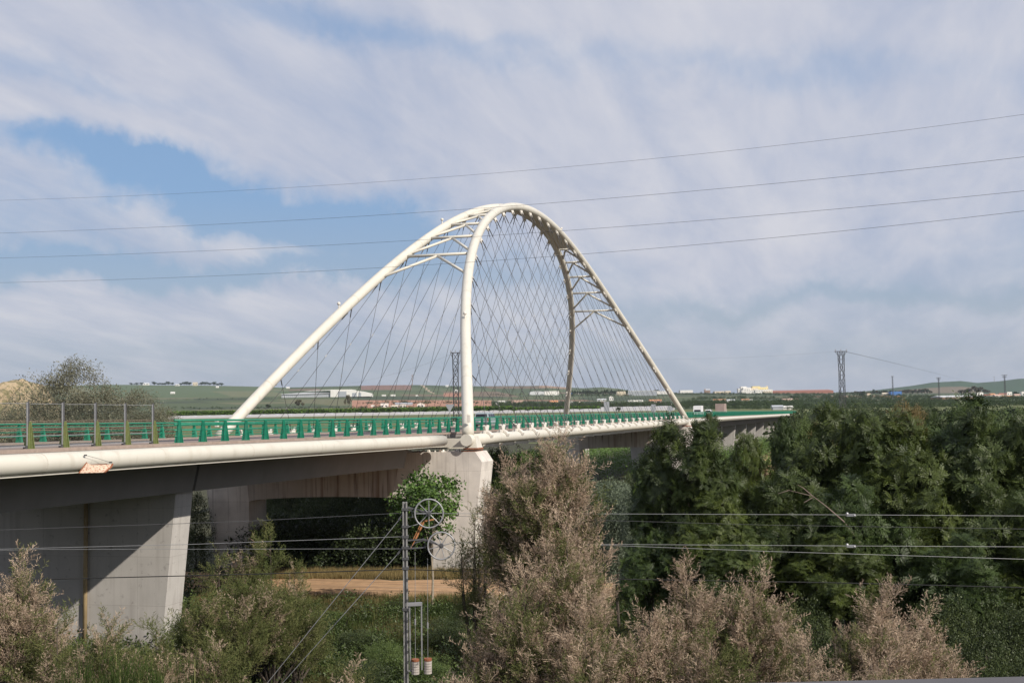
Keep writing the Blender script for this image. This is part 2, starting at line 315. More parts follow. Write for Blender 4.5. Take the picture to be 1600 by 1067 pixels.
# piers
def column(x0t, x1t, x0b, x1b, y0, y1, zt, zb, ch=0):
    return hexa([(x0b, y0, zb), (x1b, y0, zb), (x1b, y1, zb), (x0b, y1, zb), (x0t, y0, zt), (x1t, y0, zt), (x1t, y1, zt), (x0t, y1, zt)])
def portal(y0, label):
    t = thing('bridge_pier', label, 'pier', (0, y0 + 1.6, GZ), 0)
    top = -.88; T = 3.2
    # outline in x,z (front view), relative to thing
    R_ = [(7.95, GZ - .6), (11.0, GZ - .6), (12.1, -1.7), (11.55, top), (0, top), (0, -4.45), (7.0, -4.55), (7.75, -5.3)]
    R_ = [(7.95, GZ - .6), (11.0, GZ - .6), (12.1, -1.7), (11.55, top), (8.4, top), (8.0, -4.6)]
    for s in (1, -1):
        P = [(s * x, z - GZ) for x, z in R_]; P = P if s > 0 else P[::-1]
        obj('column', prism(P, 'y', -T / 2, T / 2), M_conc, t)
    sof = lambda x: -4.62 + .22 * (1 - (x / 7.2) ** 2) - GZ
    B = [(-8.4, top - GZ), (-8.0, -4.78 - GZ), (-7.2, -4.62 - GZ)] + [(x, sof(x)) for x in np.linspace(-6, 4.6, 9)] + [(5.4, top - GZ)]
    B2 = [(5.4, top - GZ), (4.6, sof(4.6)), (6.0, sof(6.0)), (7.2, -4.62 - GZ), (8.0, -4.78 - GZ), (8.4, top - GZ)]
    obj('cap_haunch', prism(B2, 'y', -T / 2 + .002, T / 2 - .002), M_conc, t)
    # cut notch on top where the girders bear
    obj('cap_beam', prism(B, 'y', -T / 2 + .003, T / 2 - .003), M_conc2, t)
    for x in (-5, 5):
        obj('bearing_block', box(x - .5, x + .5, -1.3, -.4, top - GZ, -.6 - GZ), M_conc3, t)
    for s in (1, -1):
        obj('bearing_pad', box(s * 11.1 - .75 , s * 11.1 + .45, -1.4, .6, top - GZ, top - GZ + .07), M_rust, t)
    return t
def rubble(y0):
    r = random.Random(3); k = 0
    t = thing('rubble', 'line of pinkish stone fragments left on the cap of the nearest portal pier', 'rubble', (0, y0, -.88))
    for i in range(26):
        x = 5.6 + r.random() * 5.0; s_ = .05 + .07 * r.random(); y = .1 + r.random() * .5
        o = obj('stone', hexa([(-s_, -s_, 0), (s_, -s_ * .8, 0), (s_ * .9, s_, 0), (-s_, s_ * .7, 0), (-s_ * .6, -s_ * .6, s_ * 1.6), (s_ * .7, -s_ * .5, s_ * 1.4), (s_ * .5, s_ * .6, s_ * 1.7), (-s_ * .5, s_ * .5, s_ * 1.5)]), M_white if i % 3 else M_walk, t)
        o.location = (x, y, 0); o.rotation_euler = (0, 0, r.random() * 3)
portal(0.0, 'stained concrete portal pier under the near feet of the arches'); rubble(0.1)
portal(127.6, 'concrete portal pier under the far feet of the arches, partly behind the dark trees')
def wall_pier(yf, label, zg=GZ):
    zt = zc(yf) - 2.12; t = thing('bridge_pier', label, 'pier', (0, yf + .9, zg), 0, None)
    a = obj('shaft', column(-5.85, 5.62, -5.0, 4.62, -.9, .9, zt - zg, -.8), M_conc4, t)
    return t
w0 = wall_pier(-35.2, 'pale flared concrete pier nearest the camera, crossed by the diagonal shadow of the deck')
obj('drain_pipe', tube([(.25, -1.02, -2.1 - GZ), (.16, -1.02, GZ - GZ)], .12, 10), M_drain, w0, smooth=True)
for z in (-4, -6.5, -9): obj('pipe_bracket', box(.03, .37, -.96, -.9, z - GZ, z - GZ + .08), M_galv, w0)
for q_, zz in ((0, -5.9),): pass
ordn = ['first', 'second', 'third', 'fourth', 'fifth', 'sixth', 'seventh', 'eighth', 'ninth', 'tenth']
for k in range(10):
    wall_pier(166 + 36 * k - .9, 'pale flared pier of the far approach, the %s beyond the arch span' % ordn[k])
# road on the bridge
structure(obj('road', sweep([(-5.2, .444), (5.2, .444), (5.2, .52), (-5.2, .52)][::-1], ys(-92, 620, 8), zc), M_asph))
for s in (1, -1):
    structure(obj('pavement', sweep([(s * 5.2, .444), (s * 8.95, .444), (s * 8.95, .60), (s * 5.2, .60)], ys(-92, 620, 8), zc), M_walk))
    structure(obj('road_marking', sweep([(s * 4.6, .524), (s * 4.75, .524)], ys(-92, 620, 8), zc, closed=False), M_linew))
# guard rails: hollow tapered posts with four rails
PS = 2.36
def rail_post_mesh():
    b = hexa([(-.14, -.115, 0), (.12, -.115, 0), (.12, .115, 0), (-.14, .115, 0), (.02, -.035, 1.08), (.10, -.035, 1.08), (.10, .035, 1.08), (.02, .035, 1.08)])
    fl = [hexa([(.05, y * .16 - .012, 0), (.21, y * .16 - .012, 0), (.21, y * .16 + .012, 0), (.05, y * .16 + .012, 0), (.05, y * .05 - .01, 1.07), (.13, y * .05 - .01, 1.07), (.13, y * .05 + .01, 1.07), (.05, y * .05 + .01, 1.07)]) for y in (-1, 1)]
    fl2 = [hexa([(.12, -.015, 0), (.20, -.015, 0), (.20, .015, 0), (.12, .015, 0), (.11, -.015, 1.06), (.14, -.015, 1.06), (.14, .015, 1.06), (.11, .015, 1.06)])]
    base = box(-.2, .24, -.18, .18, -.03, .0)
    return join(b, *fl, *fl2, base)
post_src = {}
def railing(label, side, y0, y1, m, group=None, name='guard_rail', maxpost=300, rails=((1.09, .055, 1), (.90, .042, 1), (.60, .03, 1), (.32, .022, 1))):
    t = thing(name, label, 'railing', (side * 8.55, 0, 0), 0)
    n = int((y1 - y0) / PS); k = 0; rest = []
    for i in range(n + 1):
        y = y0 + i * PS; z = zc(y) + .61
        if i < maxpost:
            key = (m.name, side)
            if key not in post_src:
                v, f = rail_post_mesh(); post_src[key] = obj('post', ([(side * a, b, c) for a, b, c in v], f), m, t); post_src[key].location = (0, y, z)
            else: inst(post_src[key], 'post', t, (0, y, z))
    for h, r, _ in rails:
        obj('rail', sweep([(r * math.cos(a) - side * .02, r * math.sin(a) + .61 + h) for a in np.linspace(0, 2 * math.pi, 9)[:-1]], ys(y0 - .3, y1 + .3, 8), zc), m, t, smooth=True)
    return t
YS = -42.35   # where the faded screen posts end
railing('green steel railing along the near edge of the bridge, starting where the screen ends', 1, YS + PS - .05, 560, M_green)
railing('green steel railing along the far edge of the bridge deck', -1, -88, 560, M_green)
# screen with faded posts
sc_ = thing('glazed_screen', 'tall glazed screen on faded olive posts at the left end of the near bridge edge', 'screen', (8.55, 0, 0))
src = None
for i in range(0, 18):
    y = YS - i * PS; z = zc(y) + .61
    if src is None: src = obj('post', rail_post_mesh(), M_olive, sc_); src.location = (0, y, z); fr = obj('upright', box(.06, .10, -.20, -.14, .02, 1.86), M_galv, sc_); fr.location = (0, y, z); cl = obj('channel', box(.04, .09, -.11, -.02, .9, 1.90), M_galvd, fr); ft = obj('foot_clip', box(.0, .14, -.32, -.2, -.02, .12), M_galvd, fr)
    else: inst(src, 'post', sc_, (0, y, z)); f = inst(fr, 'upright', sc_, (0, y, z)); inst(cl, 'channel', f); inst(ft, 'foot_clip', f)
    ya, yb = y - PS + .07, y - .23; z2 = zc((ya + yb) / 2) + .61
    pn = obj('screen_pane', box(.085, .097, ya, yb, z2 + .12, z2 + 1.8), M_glass, sc_)
    for e0, e1 in ((1.8, 1.82), (.06, .11), (.50, .53)): obj('pane_edge', box(.072, .11, ya, yb, z2 + e0, z2 + e1), M_galv, pn)
    for h in (.72, .80, 1.02, 1.10): obj('bar', box(-.02, .02, ya - .1, yb + .2, z2 + h, z2 + h + .022), M_brass, sc_)
# rusty hanging sheet
pl = thing('rusty_sheet', 'bent pale rusty metal sheet hanging from the cream edge tube at the left', 'metal sheet', (9.70, -48.9, .13))
V = [(0, -1.12, -.16), (.30, .25, -.20), (.30, .78, .0), (.22, 1.02, .12), (.02, .1, .12), (.0, -.35, .15), (-.0, -.55, .26)]
V2 = [(a - .03, b, c - .02) for a, b, c in V]
obj('sheet', (V + V2, [(0, 1, 4, 5, 6), (1, 2, 3, 4), (7, 13, 12, 11, 8), (8, 11, 10, 9)] + [(i, (i + 1) % 7, 7 + (i + 1) % 7, 7 + i) for i in range(7)]), M_rustp, pl)
obj('rusty_rim', join(tube([(.0, -1.12, -.16), (0, -.55, .26)], .025, 5), tube([(.3, .3, -.2), (.3, .78, 0), (.22, 1.02, .12)], .04, 5), tube([(0, -.35, .15), (.02, .9, .13)], .015, 4)), M_rust, pl)
obj('hanging_wire', tube([(.0, -.58, .55), (.1, .2, .38), (.2, .86, .2)], .008, 4), M_cable, pl)
for p in ((-.03, -.60, .56), (.2, .9, .2)): obj('wire_eye', box(p[0] - .04, p[0] + .04, p[1] - .06, p[1] + .06, p[2] - .03, p[2] + .03), M_galvd, pl)
# ---------------------------------------------------------------- terrain
TD = np.array([0, 480, 800, 950, 1100, 1400, 1900, 2400, 3400, 4800.])
TC = [-300, 0, 500, 900, 1200, 1600, 1900]
TO = np.array([[0, 0, -4, 0, 5, 12, 22, 30, 42, 0]] * 2 + [[0, 0, -4, 0, 3, 9, 20, 30, 38, 0], [0, 0, -4, -1, 2, 6, 13, 20, 27, 0], [0, 0, -4, -2, 0, 4, 11, 17, 22, 0], [0, 0, -4, -2, 0, 3, 8, 12, 15, 0], [0, 0, -4, -2, 0, 3, 8, 12, 15, 0]], float)
CR = [(-300, 606), (0, 604), (120, 602), (160, 601), (320, 602), (400, 604), (440, 605.5), (530, 603.5), (590, 602), (651, 601.5), (726, 603.5), (815, 603), (850, 602.5), (880, 605), (910, 606.5), (938, 605), (967, 607.5), (984, 611), (1060, 614), (1240, 615), (1340, 612), (1370, 609), (1425, 602.5), (1455, 597.5), (1500, 595), (1525, 598), (1562, 595), (1590, 591), (1700, 588), (1900, 592)]
crx = np.array([c[0] for c in CR], float); cry = np.array([c[1] for c in CR], float)
def t_off(D, px):
    px = np.clip(px, -300, 1900); o = np.zeros_like(D)
    cols = np.stack([np.interp(D, TD, r) for r in TO])            # ncol x n
    crest = hor(px) - np.interp(px, crx, cry)
    i = np.clip(np.searchsorted(TC, px) - 1, 0, len(TC) - 2); tc_ = np.array(TC, float); f = (px - tc_[i]) / (tc_[i + 1] - tc_[i])
    k = np.arange(len(px)); a = cols[i, k] * (1 - f) + cols[i + 1, k] * f
    a34 = TO[i, 8] * (1 - f) + TO[i + 1, 8] * f
    g = np.clip((D - 3400) / 1400, 0, 1); g = g * g * (3 - 2 * g)
    return np.where(D > 3400, a34 * (1 - g) + crest * g, a)
def terr(D, px):
    D = np.asarray(D, float); px = np.asarray(px, float) + 0 * D
    far = CAM[2] + t_off(D, px) / F_PX * D
    g = np.clip((D - 480) / 320, 0, 1)
    z = np.where(D < 480, GZ, np.where(D < 800, GZ + (CAM[2] - 4 / F_PX * 800 - GZ) * g * g * (3 - 2 * g), far))
    drop = np.clip((D - 4800) / 4200, 0, 1)
    z = np.where(D > 4800, CAM[2] + t_off(D * 0 + 4800, px) / F_PX * 4800 * (1 - drop) - 60 * drop, z)
    return z
def place(px, D):
    "ground point on the bearing px at depth D"
    p = CAM + D * (FH + (px - 800) / F_PX * RT); return np.array([p[0], p[1], float(terr(np.array([D]), np.array([px]))[0])])
def D_for(px, yb):
    Ds = np.linspace(800, 4790, 500); o = hor(px) - t_off(Ds, Ds * 0 + px)
    k = np.argmax(o <= yb) if (o <= yb).any() else len(Ds) - 1
    return float(Ds[k])
def gp(px, py, z=GZ):
    a = (px - 800) / F_PX; b = (533.5 - py) / F_PX; r = FW + a * RI + b * UI
    return CAM + r * (z - CAM[2]) / r[2]
def atX(px, py, X):
    a = (px - 800) / F_PX; b = (533.5 - py) / F_PX; r = FW + a * RI + b * UI
    return CAM + r * (X - CAM[0]) / r[0]
rr = np.concatenate([[2, 10, 20, 35, 50, 65], np.arange(80, 480, 20), np.arange(480, 800, 20), np.arange(800, 1200, 8), np.arange(1200, 2400, 20), np.arange(2400, 4810, 48), [5000, 5500, 7000, 9000]])
th = np.concatenate([np.linspace(-math.pi, -.46, 26)[:-1], np.linspace(-.46, .46, 520), np.linspace(.46, math.pi, 26)[1:]])
TT, RR = np.meshgrid(th, rr); ct = np.maximum(np.cos(TT), .3)
Dg = RR * 1.0; pxg = 800 + F_PX * np.clip(np.tan(np.clip(TT, -.6, .6)), -.6, .6)
Dd = np.where(np.abs(TT) < 1.2, RR * np.maximum(np.cos(TT), .36), RR * .36)
Xg = CAM[0] + RR * (np.sin(TT) * RT[0] + np.cos(TT) * FH[0]); Yg = CAM[1] + RR * (np.sin(TT) * RT[1] + np.cos(TT) * FH[1])
Zg = terr(Dd.ravel(), pxg.ravel()).reshape(Dd.shape)
nr, nth = Dd.shape; V = np.stack([Xg, Yg, Zg], -1).reshape(-1, 3)
ii, jj = np.meshgrid(np.arange(nr - 1), np.arange(nth - 1), indexing='ij'); a = (ii * nth + jj).ravel(); F = np.stack([a, a + 1, a + nth + 1, a + nth], 1)
def np_mesh(name, V, F, m, tint=None, parent=None, kind=None, smooth=False):
    me = bpy.data.meshes.new(name); n = F.shape[1]
    me.vertices.add(len(V)); me.vertices.foreach_set('co', np.ascontiguousarray(V, np.float32).ravel())
    me.loops.add(F.size); me.loops.foreach_set('vertex_index', np.ascontiguousarray(F, np.int32).ravel())
    me.polygons.add(len(F)); me.polygons.foreach_set('loop_start', np.arange(0, F.size, n, dtype=np.int32)); me.update(calc_edges=True)
    if tint is not None:
        at_ = me.attributes.new('tint', 'FLOAT_COLOR', 'FACE'); t4 = np.ones((len(F), 4), np.float32); t4[:, :3] = tint; at_.data.foreach_set('color', t4.ravel())
    me.materials.append(m)
    if smooth: me.shade_smooth()
    o = bpy.data.objects.new(name, me); C.objects.link(o)
    if parent is not None: o.parent = parent
    if kind: o['kind'] = kind
    return o
Dm = Dd[:-1, :-1].ravel(); pm = pxg[:-1, :-1].ravel()
def hashn(a, b, s=0): return np.modf(np.abs(np.sin(a * 12.9898 + b * 78.233 + s * 37.7) * 43758.5453))[0]
col = np.tile(np.array([.05, .05, .024]), (len(Dm), 1))
seg = np.floor((pm + 60 * np.sin(Dm / 300)) / 120); yoff = hor(pm) - t_off(Dm, pm)    # image height band only used to lay out the parcels
h1 = hashn(seg, np.floor(Dm / 170)); h2 = hashn(seg, np.floor(Dm / 170), 3)
G1 = np.array([.072, .095, .042]); G2 = np.array([.048, .066, .033]); G3 = np.array([.13, .13, .07]); BR = np.array([.20, .13, .085])
far = Dm > 480
cc = np.where((h1 < .4)[:, None], G1, np.where((h1 < .72)[:, None], G2, np.where((h1 < .93)[:, None], G3, BR)))
col[far] = cc[far]
col[(Dm > 480) & (Dm < 1000)] = (.115, .13, .05)
m = (Dm > 1420) & (Dm < 2120) & (pm > 545) & (pm < 765); col[m] = (.36, .19, .125)
m = (Dm > 1150) & (Dm < 1420) & (pm > 250) & (pm < 780); col[m] = G2
hill = Dm > 2600
seg2 = np.floor((pm + (Dm - 2600) * .03) / 90); hh = hashn(seg2, np.floor(Dm / 420), 5)
ch_ = np.where((hh < .55)[:, None], np.array([.06, .085, .036]), np.where((hh < .85)[:, None], np.array([.09, .115, .05]), np.array([.16, .12, .08])))
m = hill & (pm > 450) & (pm < 1000); col[m] = ch_[m]
m = hill & (pm <= 450); col[m] = np.where((hh[m] < .8)[:, None], np.array([.082, .115, .05]), np.array([.13, .14, .07]))
m = (Dm > 3900) & (pm > 560) & (pm < 640) ; col[m] = (.20, .12, .09)
m = (Dm > 2500) & (Dm < 3300) & (pm > 690) & (pm < 735); col[m] = (.34, .17, .11)
m = (np.abs((pm - 655) - (4750 - Dm) * .012) < 2.2) & (Dm > 3100) & (Dm < 4780); col[m] = (.34, .27, .18)
m = (Dm > 3300) & (pm > 1360); col[m] = (.05, .085, .05)
m = (Dm > 3400) & (Dm < 4100) & (pm > 1400) & (pm < 1530); col[m] = (.16, .13, .09)
m = (Dm > 4300) & (pm > 840) & (pm < 880); col[m] = (.30, .20, .13)
M_ground = mat('ground_soil_and_fields', (1, 1, 1), .95, .25, .22, attr=True, bump=.0)
g_ = structure(np_mesh('ground', V, F, M_ground, col, smooth=True))
# dirt tracks
M_dirt = mat('orange_dirt', (.44, .275, .155), .95, .22, 1.4, bump=.4, streak=[((.24, .15, .085), .46, .62, .75, (.10, 1.3, 1), 1.1), ((.52, .37, .24), .55, .66, .6, (.15, 1.9, 1), 1.3), ((.12, .12, .05), .66, .74, .7, (1, 1, 1), .9)])
def track(cl, wid, name, seed=1):
    r = random.Random(seed); P = [np.array(p, float) for p in cl]; Q = []
    for a, b in zip(P[:-1], P[1:]):
        n = max(2, int(np.linalg.norm(b - a) / 1.0)); Q += [a + (b - a) * i / n for i in range(n)]
    Q.append(P[-1]); V = []; F = []
    for i, p in enumerate(Q):
        t = Q[min(i + 1, len(Q) - 1)] - Q[max(i - 1, 0)]; t /= np.linalg.norm(t); nn = np.array([-t[1], t[0]])
        wl = wid / 2 + .5 * math.sin(i * .5) + r.uniform(-.35, .35); wr_ = wid / 2 + .4 * math.sin(i * .37 + 2) + r.uniform(-.35, .35)
        for k, w_ in enumerate((wl, wl * .5, 0, -wr_ * .5, -wr_)): V.append((p[0] + nn[0] * w_, p[1] + nn[1] * w_, GZ + .03 + (.05 if k in (0, 4) else .0) * 0))
    for i in range(len(Q) - 1):
        for k in range(4): F.append((5 * i + k, 5 * i + 5 + k, 5 * i + 6 + k, 5 * i + 1 + k))
    return structure(obj(name, (V, F), M_dirt))
a, b = gp(500, 903), gp(504, 938); c, d = gp(745, 906), gp(720, 934); e, f = gp(1330, 920), gp(1330, 948)
mid = lambda a, b: ((a + b) / 2)[:2]
m1, m2, m3 = mid(a, b), mid(c, d), mid(e, f)
track([m1 + (m1 - m2) * 1.6 + (0, 5), m1, m2, m3, m3 + (m3 - m2) * .8], 9.5, 'dirt_track')
track([(30, -8), (25, 60), (22, 160), (19, 240), (18, 330), (16, 460)], 7, 'dirt_track', 4)
# quarry mound, pale sandstone, at far left
p0 = at(18, 650, 420); V = []; F = []; n = 40
r = random.Random(5)
prof = [(-130, 0), (-90, 7), (-50, 10), (-10, 12.5), (15, 15.2), (45, 15.6), (70, 13.5), (85, 6), (110, 0)]
xs = np.linspace(-130, 110, n)
for j in range(9):
    for x in xs:
        h = np.interp(x, [q[0] for q in prof], [q[1] for q in prof]) + 10; f_ = math.sin(math.pi * j / 8) ** .6
        pp = p0 + RT * (x - 20) * .17 + FH * (j - 4) * 9; V.append((pp[0], pp[1], GZ + 13.2 * 0 + (h * f_ + r.uniform(-1, 1) * f_ * 1.5)))
for j in range(8):
    for i in range(n - 1): F.append((j * n + i, j * n + i + 1, (j + 1) * n + i + 1, (j + 1) * n + i))
M_sand = mat('sandstone', (.36, .28, .18), .95, .25, .25, bump=.3, streak=[((.14, .13, .065), .47, .57, .85, (1, 1, 1), .5)])
structure(obj('quarry_hill', (V, F), M_sand, smooth=False))
# ---------------------------------------------------------------- air
M_hz = bpy.data.materials.new('haze'); M_hz.use_nodes = True; t = M_hz.node_tree; t.nodes.clear()
pv = t.nodes.new('ShaderNodeVolumePrincipled'); o_ = t.nodes.new('ShaderNodeOutputMaterial'); t.links.new(pv.outputs[0], o_.inputs['Volume'])
HAZE = 3.6e-5
pv.inputs['Color'].default_value = (.74, .84, 1.0, 1); pv.inputs['Density'].default_value = HAZE; pv.inputs['Anisotropy'].default_value = .2
if HAZE > 0:
    hz_ = obj('haze', box(-9500, 9500, -9500, 9500, GZ - 62, 175), M_hz, kind='stuff')
# ---------------------------------------------------------------- buildings
WC = {'white': (.72, .70, .66), 'cream': (.62, .54, .42), 'grey': (.36, .38, .41), 'pink': (.50, .34, .28), 'beige': (.58, .50, .38), 'blue': (.07, .17, .42), 'yellow': (.68, .58, .30), 'red': (.33, .15, .11), 'orange': (.48, .24, .13), 'brown': (.30, .20, .14), 'lgrey': (.55, .56, .57), 'dark': (.05, .055, .06)}
def WM(c): return mat('wall_' + c, WC[c], .8, .06, .2)
M_win = mat('window_glass', (.05, .06, .07), .2, .05, 1)
def building(name, label, x0, x1, yt, yb, wall='white', roof=None, kind='gable', depth=.8, D=None, cat='building', group=None, rot=0.0, wins=0, z0=None):
    xc = (x0 + x1) / 2; D = D or D_for(xc, yb); base = place(xc, D); W = (x1 - x0) / F_PX * D; H = (yb - yt) / F_PX * D + .2; dp = max(4.0, W * depth)
    t = thing(name, label, cat, (base[0], base[1], base[2] - .2), -PAN + rot, group)
    if kind == 'flat':
        obj('wall', box(-W / 2, W / 2, 0, dp, -2, H * .94), WM(wall), t)
        obj('parapet', box(-W / 2 - .15, W / 2 + .15, -.15, dp + .15, H * .94, H), WM(roof or wall), t)
    elif kind == 'gable':        # ridge along the width
        hw = H * .62; obj('wall', box(-W / 2, W / 2, 0, dp, -2, hw), WM(wall), t)
        obj('roof', prism([(-.4, hw), (dp + .4, hw), (dp / 2, H)], 'x', -W / 2 - .4, W / 2 + .4), WM(roof or 'red'), t)
    elif kind == 'gableend':     # gable faces the viewer
        hw = H * .7; obj('wall', prism([(-W / 2, -2), (W / 2, -2), (W / 2, hw), (0, H * .97), (-W / 2, hw)], 'y', 0, dp), WM(wall), t)
        obj('roof', join(hexa([(-W / 2 - .4, -.3, hw - .2), (0, -.3, H * .97), (0, dp + .3, H * .97), (-W / 2 - .4, dp + .3, hw - .2), (-W / 2 - .4, -.3, hw), (0, -.3, H), (0, dp + .3, H), (-W / 2 - .4, dp + .3, hw)]), hexa([(W / 2 + .4, -.3, hw - .2), (0, -.3, H * .97), (0, dp + .3, H * .97), (W / 2 + .4, dp + .3, hw - .2), (W / 2 + .4, -.3, hw), (0, -.3, H), (0, dp + .3, H), (W / 2 + .4, dp + .3, hw)])), WM(roof or 'red'), t)
    elif kind == 'vault':
        P = [(W / 2 * math.cos(a), H * .62 + H * .38 * math.sin(a)) for a in np.linspace(0, math.pi, 13)]
        obj('wall', prism([(-W / 2, -2), (W / 2, -2)] + P[1:-1], 'y', .3, dp), WM(wall), t)
        obj('roof', sweep_y([(W / 2 * 1.02 * math.cos(a), H * .62 + H * .40 * math.sin(a)) for a in np.linspace(0, math.pi, 13)], 0, dp + .3), WM(roof or wall), t)
    for i in range(wins):
        xx = -W / 2 + W * (i + .5) / wins; ww = W / wins * .22
        obj('window', box(xx - ww, xx + ww, -.06, .02, H * .22, H * .5), M_win, t)
    return t
def sweep_y(P, a, b):
    n = len(P); V = [(x, a, z) for x, z in P] + [(x, b, z) for x, z in P]; return V, [(i, i + 1, n + i + 1, n + i) for i in range(n - 1)]
Bd = building
# large warehouse with a vaulted centre
w1 = thing('warehouse', 'long white warehouse with grey open bays and curved roof below the left arch', 'warehouse', tuple(place(507, 2350)), -PAN)
k = 2350 / F_PX
obj('open_bay_wing', box((438 - 507) * k, (515 - 507) * k, 4, 34, -2, 5.6 * k), WM('lgrey'), w1)
for i in range(24): obj('bay_opening', box((439 + i * 3.15 - 507) * k, (441.1 + i * 3.15 - 507) * k, 3.6, 4.05, .4, 4.6 * k), WM('grey'), w1)
obj('low_roof', hexa([((437 - 507) * k, 2, 5.6 * k), ((516 - 507) * k, 2, 5.6 * k), ((516 - 507) * k, 36, 8.5 * k), ((470 - 507) * k, 36, 8.0 * k), ((437 - 507) * k, 2, 6.2 * k), ((516 - 507) * k, 2, 6.2 * k), ((516 - 507) * k, 36, 9.0 * k), ((470 - 507) * k, 36, 8.4 * k)]), WM('lgrey'), w1)
P = [((x - 507) * k, (619.5 - y) * k) for x, y in ((515, 619.5), (576, 619.5), (576, 614.5), (562, 611), (548, 609), (530, 608), (515, 608.3))]
obj('main_hall', prism(P, 'y', 0, 60), WM('white'), w1)
obj('hall_roof', hexa([((470 - 507) * k, 20, 10.2 * k), ((516 - 507) * k, 0, 10.6 * k), ((549 - 507) * k, 0, 10.6 * k), ((549 - 507) * k, 60, 10.6 * k), ((480 - 507) * k, 21, 11.0 * k), ((516 - 507) * k, .5, 11.6 * k), ((548 - 507) * k, .5, 11.4 * k), ((548 - 507) * k, 60, 11.4 * k)]), WM('white'), w1)
for a_, b_ in ((527, 540), (549, 556), (559, 563)): obj('hall_door', box((a_ - 507) * k, (b_ - 507) * k, -.3, .02, 0, (8.5 if a_ == 527 else 6) * k), WM('grey'), w1)
